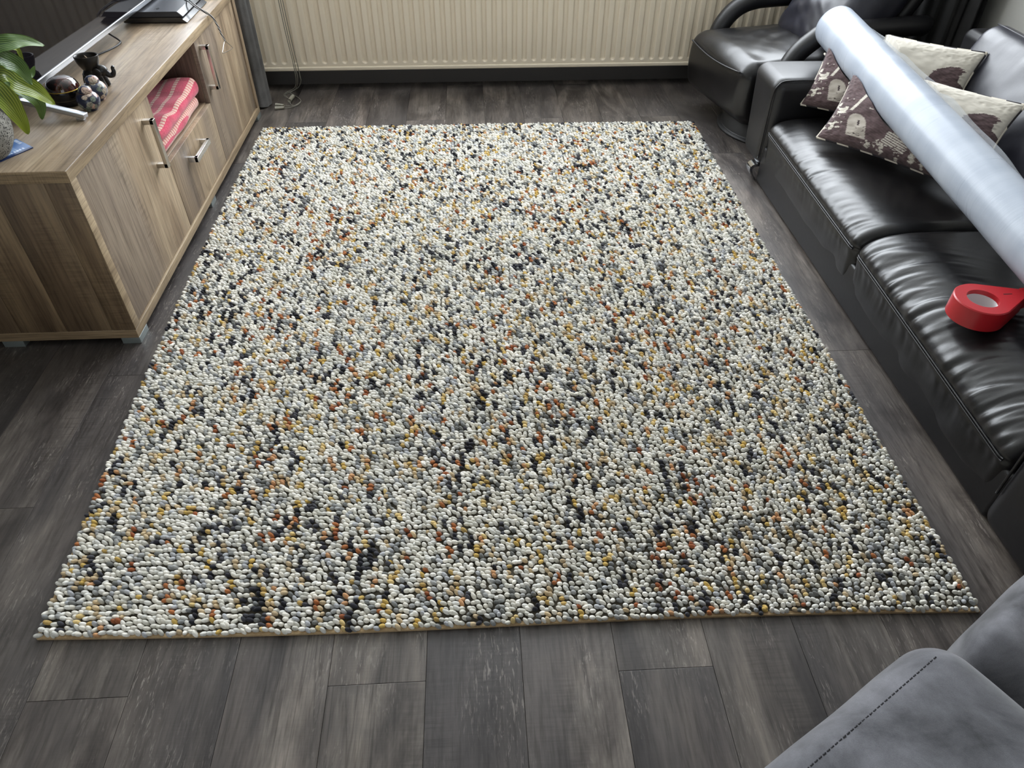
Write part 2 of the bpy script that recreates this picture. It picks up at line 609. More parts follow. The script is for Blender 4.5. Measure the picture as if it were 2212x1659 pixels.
M['gap_shade'] = cloth('pile_gap_shade', srgb(70, 66, 56), srgb(96, 90, 78), 500, 0.95, 0.0, 30)  # beige ground darkened: shade between the loops put into the colour
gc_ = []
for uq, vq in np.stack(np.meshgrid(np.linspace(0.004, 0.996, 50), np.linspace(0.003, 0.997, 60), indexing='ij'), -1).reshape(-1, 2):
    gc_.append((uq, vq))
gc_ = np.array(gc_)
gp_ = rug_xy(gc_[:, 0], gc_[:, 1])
put('gap_shade_sheet', (np.concatenate([gp_, np.full((len(gp_), 1), 0.0070)], 1), grid_faces(50, 60)), M['gap_shade'], rug, smooth=False)
NX, NY = 166, 220
ii, jj = np.meshgrid(np.arange(NX), np.arange(NY), indexing='ij')
u = (ii + 0.5 + 0.25 * (jj % 2) + RNG.uniform(-0.30, 0.30, ii.shape)) / NX
v = (jj + 0.5 + RNG.uniform(-0.30, 0.30, ii.shape)) / NY
u = np.clip(u, 0.001, 0.999); v = np.clip(v, 0.001, 0.999)
PXY = rug_xy(u, v)
# yarn colours: every row of loops along the rug is one yarn whose colour changes every few loops
white = [lin(232, 228, 217), lin(221, 220, 214), lin(240, 237, 229), lin(212, 210, 200)]
greys = [lin(168, 169, 168), lin(140, 142, 142), lin(118, 119, 116), lin(182, 184, 188)]
ochre = [lin(204, 172, 96), lin(218, 192, 132), lin(190, 160, 98)]
orange = [lin(172, 108, 66), lin(150, 88, 56), lin(198, 150, 108)]
dark = [lin(50, 50, 57), lin(72, 72, 78), lin(40, 40, 46)]
beige = [lin(206, 184, 148), lin(192, 172, 140)]
fam = [white, greys, ochre, orange, dark, beige]
dens = fbm(ii * 0.11, jj * 0.07, 5, 3) + 0.45 * vnoise(ii * 0.33, jj * 0.16, 9)
dens2 = fbm(ii * 0.06 + 40, jj * 0.04, 15, 3)
loop_col = np.zeros((NX, NY, 3))
for i in range(NX):
    j = 0
    while j < NY:
        ln = RNG.integers(1, 3)
        d = dens[i, j]; d2 = dens2[i, j]
        pd = np.clip(0.085 + 0.17 * d, 0.02, 0.35)
        po = np.clip(0.055 + 0.12 * d2 + 0.06 * d, 0.012, 0.25)
        py = 0.075
        w = np.array([0.70, 0.17, py * 0.70, po * 0.72, pd * 0.78, 0.06]); w /= w.sum()
        k = RNG.choice(6, p=w)
        if k == 4:
            ln += RNG.integers(0, 2)
        c = fam[k][RNG.integers(len(fam[k]))]
        for q in range(j, min(NY, j + ln)):
            loop_col[i, q] = c * RNG.uniform(0.86, 1.12)
        j += ln
x = PXY[..., 0].ravel(); y = PXY[..., 1].ravel()
z = 0.0116 + RNG.uniform(-0.0016, 0.0022, x.shape) + 0.0018 * fbm(x * 5, y * 5, 3, 3)
edge = np.minimum(np.minimum(u, 1 - u) * 2.0, np.minimum(v, 1 - v) * 2.5).ravel()
z -= np.clip(1 - edge / 0.012, 0, 1) * 0.0018
rot = np.stack([RNG.normal(0, 0.25, x.shape), RNG.normal(0.74, 0.24, x.shape), RNG.normal(0, 0.40, x.shape)], -1)     # loops lean over to one side
scl = np.stack([RNG.uniform(0.0074, 0.0096, x.shape), RNG.uniform(0.0042, 0.0052, x.shape), RNG.uniform(0.0044, 0.0053, x.shape)], -1)
colr = loop_col.reshape(-1, 3)


def wool(name, use_instancer):
    m = NT(name)
    if use_instancer:
        a = m.n('ShaderNodeAttribute', attribute_type='INSTANCER', attribute_name='yarn')
        base = a.outputs['Color']
    else:
        base = m.n('ShaderNodeObjectInfo').outputs['Color']
    n = m.noise(m.coord((1, 1, 1)), 1.6, 3, 0.6)
    c = m.mix(1.0, base, m.ramp(n, [(0.3, (0.84, 0.83, 0.81)), (0.7, (1.06, 1.06, 1.06))]), 'MULTIPLY')
    m.set(color=c, rough=0.85, spec=0.15, sheen=0.15)
    return m.mat


M['wool_i'] = wool('felted_wool_pile', True)
M['wool_o'] = wool('felted_wool_loop', False)
# the 300 loops that show largest (nearest the camera) are parts of their own
order = np.argsort(y + 0.02 * np.abs(x))
near_ids = order[:300]
rest = np.setdiff1d(np.arange(len(x)), near_ids)
me = bpy.data.meshes.new('wool_pile')
me.vertices.add(len(rest))
ctr = np.array([0.05, 2.0, 0.0])
pts = np.stack([x, y, z], -1)
me.vertices.foreach_set('co', (pts[rest] - ctr).astype(np.float32).ravel())
for nm, arr in (('turn', rot), ('size', scl)):
    at = me.attributes.new(nm, 'FLOAT_VECTOR', 'POINT')
    at.data.foreach_set('vector', arr[rest].astype(np.float32).ravel())
at = me.attributes.new('yarn', 'FLOAT_COLOR', 'POINT')
at.data.foreach_set('color', np.concatenate([colr[rest], np.ones((len(rest), 1))], 1).astype(np.float32).ravel())
me.materials.append(M['wool_i'])
pile = bpy.data.objects.new('wool_pile', me)
COL.objects.link(pile)
pile.parent = rug
pile['kind'] = 'stuff'
ng = bpy.data.node_groups.new('wool_loops', 'GeometryNodeTree')
ng.interface.new_socket('Geometry', in_out='INPUT', socket_type='NodeSocketGeometry')
ng.interface.new_socket('Geometry', in_out='OUTPUT', socket_type='NodeSocketGeometry')
gi = ng.nodes.new('NodeGroupInput'); go = ng.nodes.new('NodeGroupOutput')
ico = ng.nodes.new('GeometryNodeMeshIcoSphere'); ico.inputs['Subdivisions'].default_value = 3
ss = ng.nodes.new('GeometryNodeSetShadeSmooth')
smn = ng.nodes.new('GeometryNodeSetMaterial'); smn.inputs['Material'].default_value = M['wool_i']
iop = ng.nodes.new('GeometryNodeInstanceOnPoints')
na = ng.nodes.new('GeometryNodeInputNamedAttribute'); na.data_type = 'FLOAT_VECTOR'; na.inputs[0].default_value = 'turn'
nb = ng.nodes.new('GeometryNodeInputNamedAttribute'); nb.data_type = 'FLOAT_VECTOR'; nb.inputs[0].default_value = 'size'
e2r = ng.nodes.new('FunctionNodeEulerToRotation')
L = ng.links.new
L(gi.outputs[0], iop.inputs['Points'])
L(ico.outputs['Mesh'], ss.inputs['Geometry']); L(ss.outputs[0], smn.inputs['Geometry'])
L(smn.outputs[0], iop.inputs['Instance'])
L(na.outputs[0], e2r.inputs[0]); L(e2r.outputs[0], iop.inputs['Rotation'])
L(nb.outputs[0], iop.inputs['Scale'])
L(iop.outputs[0], go.inputs[0])
md = pile.modifiers.new('wool_loops', 'NODES'); md.node_group = ng
bm = bmesh.new(); bmesh.ops.create_icosphere(bm, subdivisions=2, radius=1.0)
me_loop = bpy.data.meshes.new('wool_loop'); bm.to_mesh(me_loop); bm.free()
me_loop.polygons.foreach_set('use_smooth', [True] * len(me_loop.polygons))
me_loop.materials.append(M['wool_o'])
for k in near_ids:
    o = bpy.data.objects.new('wool_loop', me_loop)
    COL.objects.link(o)
    o.parent = rug
    o.location = pts[k] - ctr
    o.rotation_euler = rot[k]
    o.scale = scl[k]
    o.color = (*colr[k], 1.0)

# ================================================================== TV CABINET
cabn = thing('tv_cabinet', 'long low oak look television cabinet with bar handles beside the rug', 'cabinet', (-1.22, 2.57, 0.0))
cx0, cx1, cy0, cy1 = -1.44, -1.008, 1.708, 3.442
put('base_panel', G().bbox(cx0, cx1, cy0, cy1, 0.022, 0.050, 0.0015), M['oak_edge'], cabn)
put('top_panel', G().bbox(cx0, cx1, cy0, cy1, 0.515, 0.546, 0.0015), M['oak_y'], cabn)
put('edge_band', G().bbox(cx1 - 0.001, cx1 + 0.0012, cy0, cy1, 0.5152, 0.5452, 0.0005), M['oak_edge'], cabn)
put('edge_band', G().bbox(cx0, cx1, cy0 - 0.0012, cy0 + 0.001, 0.5152, 0.5452, 0.0005), M['oak_edge_x'], cabn)
put('edge_band', G().bbox(cx0, cx1, cy0 - 0.0012, cy0 + 0.001, 0.0225, 0.0495, 0.0005), M['oak_edge_x'], cabn)
# end panels: near one shows three boards with fine joints
M['oak_end'] = wood('greyed_oak_end_boards', 2, [srgb(70, 55, 42), srgb(112, 92, 70), srgb(150, 128, 98), srgb(96, 80, 64)], patch=0.4)
xb = [cx0, -1.335, -1.205, -1.075, cx1 - 0.0005]
for a, b in zip(xb[:-1], xb[1:]):
    put('end_board', G().bbox(a + 0.0004, b - 0.0004, cy0 + 0.001, cy0 + 0.035, 0.050, 0.515, 0.0008, 1), M['oak_end'], cabn)
put('side_stile', G().bbox(cx1 - 0.012, cx1, cy0 + 0.0015, cy0 + 0.0352, 0.0502, 0.5148, 0.0006, 1), M['oak_edge'], cabn)
put('end_panel', G().bbox(cx0, cx1, cy1 - 0.035, cy1, 0.050, 0.515, 0.001), M['oak_z'], cabn)
put('back_panel', G().box(cx0, cx0 + 0.008, cy0 + 0.035, cy1 - 0.035, 0.05, 0.515), M['oak_end'], cabn, smooth=False)
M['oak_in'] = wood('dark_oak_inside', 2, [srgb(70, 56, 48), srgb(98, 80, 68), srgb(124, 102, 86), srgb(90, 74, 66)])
for yy in (2.297, 2.835):
    put('divider', G().bbox(cx0 + 0.008, -1.030, yy, yy + 0.018, 0.050, 0.515, 0.001), M['oak_in'], cabn)
put('shelf', G().bbox(cx0 + 0.008, -1.032, 2.315, 2.835, 0.274, 0.292, 0.001), M['oak_y'], cabn)
XD = -1.014
d1 = put('door', G().bbox(XD - 0.016, XD, cy0 + 0.037, 2.3085, 0.0525, 0.5125, 0.001), M['oak_z'], cabn)
d2 = put('door', G().bbox(XD - 0.016, XD, 2.8385, cy1 - 0.037, 0.0525, 0.5125, 0.001), M['oak_z'], cabn)
dr = put('drawer', G().bbox(XD - 0.018, XD, 2.3115, 2.8355, 0.0525, 0.288, 0.001), M['oak_z'], cabn)


def handle_v(y0, y1, z0, z1):
    g = G().bbox(-0.9915, -0.979, y0, y1, z0, z1, 0.001)
    for zz in (z0, z1 - 0.014):
        g.bbox(XD, -0.980, y0, y1, zz, zz + 0.014, 0.001)
    return g


put('handle', handle_v(2.212, 2.231, 0.315, 0.470), M['nickel'], d1)
put('handle', handle_v(2.876, 2.895, 0.325, 0.486), M['nickel'], d2)
g = G().bbox(-0.9915, -0.979, 2.465, 2.630, 0.217, 0.236, 0.001)
for yy in (2.465, 2.616):
    g.bbox(XD, -0.980, yy, yy + 0.014, 0.217, 0.236, 0.001)
put('handle', g, M['bright'], dr, label='polished drawer handle')
for (x0, x1, y0, y1) in ((-1.062, -1.008, 1.7085, 1.775), (-1.405, -1.345, 1.7085, 1.765), (-1.062, -1.008, 3.375, 3.44), (-1.405, -1.345, 3.375, 3.44), (-1.062, -1.01, 2.54, 2.60)):
    put('foot', G().bbox(x0, x1, y0, y1, 0.0, 0.0222, 0.001), M['foot_grey'], cabn)

# ------------------------------------------------------------------ folded blanket in the niche
M['plaid'] = NT('pink_and_cream_checked_wool')
m = M['plaid']
tc = m.n('ShaderNodeTexCoord'); sx = m.n('ShaderNodeSeparateXYZ'); m.l(tc.outputs['Object'], sx.inputs[0])
fx = m.math('FRACT', m.math('ADD', m.math('MULTIPLY', sx.outputs[0], 21.0), 10.25))
fy = m.math('FRACT', m.math('ADD', m.math('MULTIPLY', sx.outputs[1], 62.0), 10.0))
fy2 = m.math('FRACT', m.math('ADD', m.math('MULTIPLY', sx.outputs[1], 9.5), 10.0))
band = m.math('LESS_THAN', fx, 0.29)
dash = m.math('LESS_THAN', fy, 0.74)
band2 = m.math('LESS_THAN', fy2, 0.30)
n = m.noise(m.coord(), 260, 3, 0.6)
red = m.ramp(n, [(0.3, srgb(176, 52, 78)), (0.7, srgb(212, 84, 108))])
dred = m.ramp(n, [(0.3, srgb(150, 44, 64)), (0.7, srgb(190, 74, 92))])
cream = m.ramp(n, [(0.3, srgb(196, 164, 146)), (0.7, srgb(228, 204, 186))])
c = m.mix(m.math('MULTIPLY', band2, 0.7), red, dred)
c = m.mix(m.math('MULTIPLY', m.math('MULTIPLY', band, dash), 0.92), c, cream)
m.set(color=c, rough=0.95, sheen=0.3, spec=0.1)
m.bump(n, 0.5, 0.002)
blanket = thing('folded_blanket', 'folded pink and cream checked wool blanket on the cabinet shelf', 'blanket', (-1.18, 2.56, 0.292))


def fold(x0, x1, y0, y1, z0, z1, r, seed, amp, lift):
    V, F = rbox((x1 - x0) / 2, (y1 - y0) / 2, (z1 - z0) / 2, r, (24, 26, 3), 5)
    c = np.array([(x0 + x1) / 2, (y0 + y1) / 2, (z0 + z1) / 2])
    hz = (z1 - z0) / 2
    t = np.clip((V[:, 2] + hz) / (2 * hz), 0, 1)
    w = V + c
    V[:, 2] += t * (amp * fbm(w[:, 0] * 6, w[:, 1] * 6, seed, 3) + lift(w[:, 0], w[:, 1]))
    V[:, 0] += 0.010 * fbm(w[:, 1] * 7, w[:, 2] * 10, seed + 4, 2)
    V[:, 1] += 0.008 * fbm(w[:, 0] * 7, w[:, 2] * 14, seed + 8, 2)
    return V + c, F


put('bottom_fold', fold(-1.36, -1.036, 2.345, 2.80, 0.2925, 0.338, 0.021, 2, 0.008, lambda a, b: 0 * a), M['plaid'].mat, blanket)
put('top_fold', fold(-1.37, -1.030, 2.335, 2.815, 0.336, 0.378, 0.0205, 7, 0.020,
                     lambda a, b: 0.020 * np.clip((b - 2.55) / 0.25, 0, 1) + 0.012 * np.exp(-((b - 2.46) / 0.04) ** 2) - 0.018 * np.clip((-1.12 - a) / 0.2, 0, 1)), M['plaid'].mat, blanket)

# ================================================================== THINGS ON THE CABINET
ZT = 0.546
# television
tv = thing('television', 'large flat television with thin silver frame standing on the cabinet', 'television', (-1.27, 2.52, ZT))
ty0, ty1, tz0, tz1 = 1.90, 3.38, 0.595, 1.43


def yaw(g):
    V, F = g.arrays()
    V = V.copy()
    V[:, 0] += (V[:, 1] - 2.0) * 0.032 + 0.003
    return V, F


put('screen', yaw(G().box(-1.2535, -1.2500, ty0 + 0.006, ty1 - 0.006, tz0 + 0.015, tz1 - 0.006)), M['screen'], tv, smooth=False)
g = G().bbox(-1.262, -1.2465, ty0, ty1, tz0, tz0 + 0.0155, 0.0015)
g.bbox(-1.262, -1.2475, ty0, ty1, tz1 - 0.007, tz1, 0.001)
g.bbox(-1.262, -1.2475, ty0, ty0 + 0.007, tz0, tz1, 0.001).bbox(-1.262, -1.2475, ty1 - 0.007, ty1, tz0, tz1, 0.001)
put('bezel', yaw(g), M['alu'], tv)
g = G().box(-1.285, -1.2535, ty0 + 0.004, ty1 - 0.004, tz0 + 0.004, tz1 - 0.004).bbox(-1.325, -1.283, ty0 + 0.15, ty1 - 0.15, tz0 + 0.03, tz0 + 0.5, 0.012)
put('rear_housing', yaw(g), M['black_plastic'], tv)


def foot_bar(p0, p1, w=0.020, h=0.011):
    p0, p1 = np.array(p0), np.array(p1)
    d = unit_rows(p1 - p0); s = unit_rows(np.cross(d, [0, 0, 1.0])); n = np.cross(s, d)
    V, F = rbox(np.linalg.norm(p1 - p0) / 2, w / 2, h / 2, 0.0015, 2, 2)
    return frame(V, (p0 + p1) / 2, d, s, n), F


for yb, ye in ((2.062, 2.028), (3.270, 3.300)):
    g = G()
    g.add(*foot_bar((-1.268, yb, 0.594), (-1.079, ye, 0.5585), 0.021, 0.012))
    g.add(*foot_bar((-1.268, yb, 0.594), (-1.41, ye, 0.5585), 0.021, 0.012))
    g.bbox(-1.106, -1.086, ye - 0.006, ye + 0.010, ZT, 0.557, 0.002)
    g.bbox(-1.405, -1.385, ye - 0.006, ye + 0.010, ZT, 0.557, 0.002)
    put('foot', yaw(g), M['alu'], tv)
cab_path = catmull([(-1.285, 2.50, 0.556), (-1.262, 2.56, 0.5495), (-1.228, 2.64, 0.5495), (-1.218, 2.705, 0.550), (-1.235, 2.735, 0.553), (-1.262, 2.735, 0.575), (-1.268, 2.735, 0.594)], 6)
tag(put('cable', G().tube(cab_path, 0.0028, 6), M['black_plastic']), 'thin black cable looped on the cabinet under the television edge', 'cable')

# game console: two stacked slanted halves, its front facing the room
gc = thing('game_console', 'flat black game console lying on the cabinet behind the television edge', 'console', (-1.17, 3.08, ZT))


def slab(xa0, xa1, xb0, xb1, y0, y1, z0, z1):
    V = [(xa0, y0, z0), (xa1, y0, z0), (xa1, y1, z0), (xa0, y1, z0), (xb0, y0, z1), (xb1, y0, z1), (xb1, y1, z1), (xb0, y1, z1)]
    F = [(3, 2, 1, 0), (4, 5, 6, 7), (0, 1, 5, 4), (1, 2, 6, 5), (2, 3, 7, 6), (3, 0, 4, 7)]
    return G().add(V, F)


put('lower_half', slab(-1.285, -1.055, -1.297, -1.077, 2.945, 3.225, ZT + 0.003, 0.5655), M['console_gloss'], gc, smooth=False)
put('waist', slab(-1.288, -1.085, -1.288, -1.085, 2.950, 3.220, 0.5655, 0.5690), M['black_plastic'], gc, smooth=False)
put('upper_half', slab(-1.297, -1.067, -1.285, -1.084, 2.945, 3.225, 0.5690, 0.5865), M['console'], gc, smooth=False)
put('front_strip', slab(-1.0675, -1.0655, -1.0845, -1.0825, 2.947, 3.223, 0.5695, 0.5860), M['console_gloss'], gc, smooth=False)
put('pad', G().box(-1.27, -1.09, 2.96, 3.21, ZT, ZT + 0.003), M['black_plastic'], gc, smooth=False)
# raised emblem: an upright P with a flattened S beside it
g = G()
ex, ey, ez = -1.168, 2.985, 0.5872
q = lambda a, b: np.array([ex - b * 0.9, ey + a * 0.9, ez])


def strip(pts, w):
    P = np.array(pts, float); T = unit_rows(np.gradient(P, axis=0)); S = np.cross(T, [0, 0, 1.0]) * w
    V = np.concatenate([P - S, P + S]); n_ = len(P)
    g.add(V, [(i, i + 1, n_ + i + 1, n_ + i) for i in range(n_ - 1)])


strip([q(0, -0.010), q(0, 0.012)], 0.0012)
strip(catmull([q(0, 0.012), q(0.006, 0.009), q(0.006, 0.002), q(0.001, 0.001)], 5), 0.0011)
strip(catmull([q(-0.002, -0.002), q(-0.012, -0.004), q(-0.010, -0.008), q(-0.002, -0.006)], 5), 0.0011)
strip(catmull([q(0.003, -0.003), q(0.012, -0.001), q(0.011, -0.005), q(0.003, -0.009)], 5), 0.0011)
put('emblem', g, M['console_gloss'], gc, smooth=False)

# plaited wrist strap hanging over the cabinet edge
M['braid'] = NT('black_and_white_braid')
m = M['braid']
w_ = m.n('ShaderNodeTexWave', bands_direction='DIAGONAL'); w_.inputs['Scale'].default_value = 60
m.l(m.coord(), w_.inputs['Vector'])
m.set(color=m.ramp(w_.outputs['Fac'], [(0.5, srgb(24, 24, 26)), (0.66, srgb(190, 190, 190))]), rough=0.8)
strap = thing('wrist_strap', 'black and white braided strap hanging over the cabinet top edge', 'strap', (-1.0, 3.05, ZT))
pA = catmull([(-1.115, 3.130, 0.5895), (-1.090, 3.095, 0.5895), (-1.068, 3.062, 0.588), (-1.038, 3.045, 0.572), (-1.010, 3.045, 0.554), (-0.994, 3.053, 0.536), (-0.988, 3.07, 0.503), (-0.986, 3.085, 0.466), (-0.984, 3.107, 0.436)], 6)
pB = pA + np.array([0.004, 0.006, 0.004]) * np.linspace(1, 0.0, len(pA))[:, None] + 0.003 * np.sin(np.linspace(0, 9, len(pA)))[:, None] * np.array([0, 1, 0])
put('cord', G().tube(pA, 0.0026, 6).tube(pB, 0.0026, 6), M['braid'].mat, strap)
put('loop', G().tube(catmull([(-0.984, 3.107, 0.436), (-0.983, 3.167, 0.395), (-0.983, 3.163, 0.388), (-0.984, 3.045, 0.408), (-0.985, 3.055, 0.418), (-0.985, 3.100, 0.437)], 5), 0.0016, 6), M['nickel'], strap)

# peace lily in a lava stone pot
M['lava'] = NT('grey_lava_stone')
m = M['lava']
co = m.coord()
vz_ = m.n('ShaderNodeTexVoronoi'); vz_.inputs['Scale'].default_value = 230; m.l(co, vz_.inputs['Vector'])
pit = m.math('ADD', vz_.outputs['Distance'], m.math('MULTIPLY', m.noise(co, 90, 3), 0.5))
pm = m.ramp(pit, [(0.50, K0), (0.64, W1)])
m.set(color=m.mix(pm, srgb(52, 50, 47), m.ramp(m.noise(co, 60, 4), [(0.3, srgb(118, 116, 110)), (0.7, srgb(160, 158, 150))])), rough=0.9)
m.bump(pm, 1.0, 0.004)
pot = thing('potted_peace_lily', 'peace lily with drooping green leaves in a grey stone pot', 'plant', (-1.23, 1.80, ZT))
PC = (-1.234, 1.795, ZT)
prof = [(0.0, 0.0), (0.040, 0.0), (0.058, 0.012), (0.075, 0.040), (0.083, 0.075), (0.080, 0.110), (0.066, 0.145), (0.052, 0.162), (0.046, 0.160), (0.044, 0.140), (0.0, 0.138)]
put('pot', G().lathe(catmull(np.array(prof), 4), PC, 48), M['lava'].mat, pot)
put('soil', G().lathe([(0.0, 0.149), (0.047, 0.1485)], PC, 24), plain('potting_soil', srgb(46, 36, 28), 0.95), pot)


def leaf_mat(name, c1, c2, vein):
    m = NT(name)
    at = m.n('ShaderNodeAttribute', attribute_name='print')
    n = m.noise(m.coord(), 40, 3)
    sepc = m.n('ShaderNodeSeparateColor'); m.l(at.outputs['Color'], sepc.inputs[0])
    base = m.mix(sepc.outputs[1], c1, c2)
    base = m.mix(m.math('MULTIPLY', n, 0.35), base, c2)
    wv = m.math('ABSOLUTE', m.math('SINE', m.math('MULTIPLY', sepc.outputs[0], 42.0)))
    vm = m.ramp(wv, [(0.80, K0), (1.0, W1)])
    m.set(color=m.mix(m.math('MULTIPLY', vm, 0.55), base, vein), rough=0.33, spec=0.5)
    m.bump(wv, 0.35, 0.0015)
    return m.mat


M['leaf'] = leaf_mat('glossy_green_leaf', srgb(52, 82, 26), srgb(140, 158, 36), srgb(188, 198, 84))
M['leaf_dark'] = leaf_mat('dark_green_leaf', srgb(44, 76, 34), srgb(84, 116, 44), srgb(140, 164, 90))
LEAVES = {
    'a': ([(-1.20, 1.80, 0.72), (-1.133, 1.84, 0.791), (-1.101, 1.87, 0.798), (-1.084, 1.9, 0.793), (-1.064, 1.95, 0.767)], 0.019, 'leaf_dark'),
    'b': ([(-1.21, 1.81, 0.72), (-1.135, 1.87, 0.789), (-1.121, 1.9, 0.781), (-1.124, 1.93, 0.763), (-1.127, 1.94, 0.730)], 0.009, 'leaf'),
    'c': ([(-1.20, 1.81, 0.71), (-1.15, 1.85, 0.765), (-1.13, 1.88, 0.755), (-1.118, 1.9, 0.728), (-1.108, 1.9, 0.688)], 0.024, 'leaf_dark'),
    'd': ([(-1.20, 1.80, 0.70), (-1.15, 1.86, 0.729), (-1.139, 1.9, 0.695), (-1.116, 1.93, 0.658), (-1.101, 1.95, 0.620)], 0.027, 'leaf'),
    'e': ([(-1.20, 1.81, 0.70), (-1.18, 1.9, 0.705), (-1.169, 1.95, 0.664), (-1.152, 1.97, 0.618), (-1.163, 1.97, 0.573)], 0.022, 'leaf_dark'),
    'f': ([(-1.20, 1.78, 0.70), (-1.15, 1.80, 0.722), (-1.146, 1.83, 0.678), (-1.146, 1.85, 0.63), (-1.149, 1.86, 0.578)], 0.027, 'leaf'),
    'g': ([(-1.20, 1.82, 0.70), (-1.158, 1.9, 0.727), (-1.159, 1.97, 0.694), (-1.158, 2.0, 0.682), (-1.15, 2.02, 0.696)], 0.012, 'leaf_dark'),
    'h': ([(-1.21, 1.82, 0.70), (-1.191, 1.93, 0.685), (-1.193, 1.96, 0.661), (-1.201, 1.98, 0.644), (-1.207, 1.98, 0.629)], 0.010, 'leaf'),
    'i': ([(-1.21, 1.79, 0.70), (-1.171, 1.84, 0.686), (-1.185, 1.88, 0.637), (-1.189, 1.9, 0.614), (-1.198, 1.9, 0.604)], 0.012, 'leaf'),
    'j': ([(-1.23, 1.78, 0.70), (-1.24, 1.74, 0.78), (-1.23, 1.69, 0.80), (-1.20, 1.64, 0.77), (-1.18, 1.60, 0.72)], 0.028, 'leaf'),
    'k': ([(-1.22, 1.80, 0.70), (-1.21, 1.81, 0.80), (-1.19, 1.82, 0.86), (-1.16, 1.83, 0.87), (-1.13, 1.84, 0.85)], 0.026, 'leaf_dark'),
    'l': ([(-1.24, 1.79, 0.70), (-1.31, 1.75, 0.78), (-1.34, 1.70, 0.80), (-1.35, 1.65, 0.77), (-1.35, 1.61, 0.72)], 0.026, 'leaf'),
}
for key, (mid, hw, mt) in LEAVES.items():
    mid = [(-1.222, 1.795, 0.695)] + list(mid)
    P = catmull(np.array(mid), 9)
    n_ = len(P)
    t = np.linspace(0, 1, n_)
    T = unit_rows(np.gradient(P, axis=0))
    # the blade faces the room (towards +x, -y, up)
    face = np.array([0.55, -0.62, 0.55])
    S = unit_rows(np.cross(T, face)); N = np.cross(S, T)
    s0 = 0.22
    w = hw * np.where(t < s0, 0.08, 0.08 + 0.92 * np.sin(np.pi * np.clip((t - s0) / (1 - s0), 0, 1) ** 0.85) ** 0.8)
    w[-1] = 0.0003
    K = np.linspace(-1, 1, 11)
    wav = 0.003 * np.sin(t * 20 + ord(key))[:, None] * np.abs(K)[None, :] * (hw / 0.025)
    V = P[:, None] + S[:, None] * (w[:, None] * K[None, :])[..., None] + N[:, None] * (0.30 * w[:, None] * (np.abs(K)[None, :] - 0.4) + wav)[..., None]
    V2 = V - N[:, None] * 0.0007
    nk = len(K)
    Fa = grid_faces(n_, nk)
    ofs = n_ * nk
    Fb = [tuple(i + ofs for i in f[::-1]) for f in Fa]
    rim = [i * nk for i in range(n_)] + [(n_ - 1) * nk + j for j in range(1, nk)] + [i * nk + nk - 1 for i in range(n_ - 2, -1, -1)]
    Fr = [(rim[i], rim[i + 1], rim[i + 1] + ofs, rim[i] + ofs) for i in range(len(rim) - 1)]
    o = put('leaf', (np.concatenate([V.reshape(-1, 3), V2.reshape(-1, 3)]), Fa + Fb + Fr), M[mt], pot)
    c = np.zeros((n_, nk, 3))
    c[..., 0] = np.abs(K)[None, :] * 0.35 + t[:, None] * 0.25
    c[..., 1] = np.clip((t[:, None] - 0.55) * 1.6, 0, 1) + 0.2 * np.abs(K)[None, :]
    set_colors(o, np.concatenate([c.reshape(-1, 3), c.reshape(-1, 3)]))

# blue leaflet half under the pot
lf_nx, lf_ny = 60, 46
A, B, C_ = np.array([-1.145, 1.848]), np.array([-1.199, 1.893]), np.array([-1.192, 1.763])
dU = (C_ - A) * 1.35; dV = (B - A) * 1.25
A = A
uu, vv = np.meshgrid(np.linspace(0, 1, lf_nx), np.linspace(0, 1, lf_ny), indexing='ij')
P = A + uu[..., None] * dU + vv[..., None] * dV
P = np.concatenate([P, (ZT + 0.0022 + 0.002 * np.clip(0.25 - uu, 0, 1) ** 1)[..., None]], -1).reshape(-1, 3)
P2 = P.copy(); P2[:, 2] = ZT + 0.0003
Fq = grid_faces(lf_nx, lf_ny); nn = lf_nx * lf_ny
ring = [i * lf_ny for i in range(lf_nx)] + [(lf_nx - 1) * lf_ny + j for j in range(1, lf_ny)] + [i * lf_ny + lf_ny - 1 for i in range(lf_nx - 2, -1, -1)] + [j for j in range(lf_ny - 2, 0, -1)]
Fq2 = Fq + [tuple(i + nn for i in f[::-1]) for f in Fq] + [(ring[k], ring[k - 1], ring[k - 1] + nn, ring[k] + nn) for k in range(len(ring))]
m = NT('printed_blue_card')
m.set(color=m.n('ShaderNodeAttribute', attribute_name='print').outputs['Color'], rough=0.28)
leaflet = put('leaflet', (np.concatenate([P, P2]), Fq2), m.mat, smooth=False)
tag(leaflet, 'blue printed leaflet lying half under the stone plant pot', 'leaflet')
blue = np.where((vv < 0.10)[..., None], lin(28, 48, 92), lin(70, 112, 170))
lines = (np.mod(vv * 13, 1) < 0.35) & (vv > 0.3) & (vv < 0.92) & (uu > 0.25) & (uu < 0.92 - 0.15 * np.sin(np.floor(vv * 13) * 2.4))
blue = np.where(lines[..., None], lin(150, 180, 214), blue)
head = (vv > 0.14) & (vv < 0.26) & (np.mod(uu * 16, 1) < 0.62) & (uu > 0.12) & (uu < 0.8)
blue = np.where(head[..., None], lin(212, 222, 236), blue)
blue = np.where(((uu > 0.03) & (uu < 0.09) & (vv > 0.55) & (vv < 0.95) & (np.mod(vv * 14, 1) < 0.6))[..., None], lin(214, 224, 238), blue)
set_colors(leaflet, np.concatenate([blue.reshape(-1, 3)] * 2))

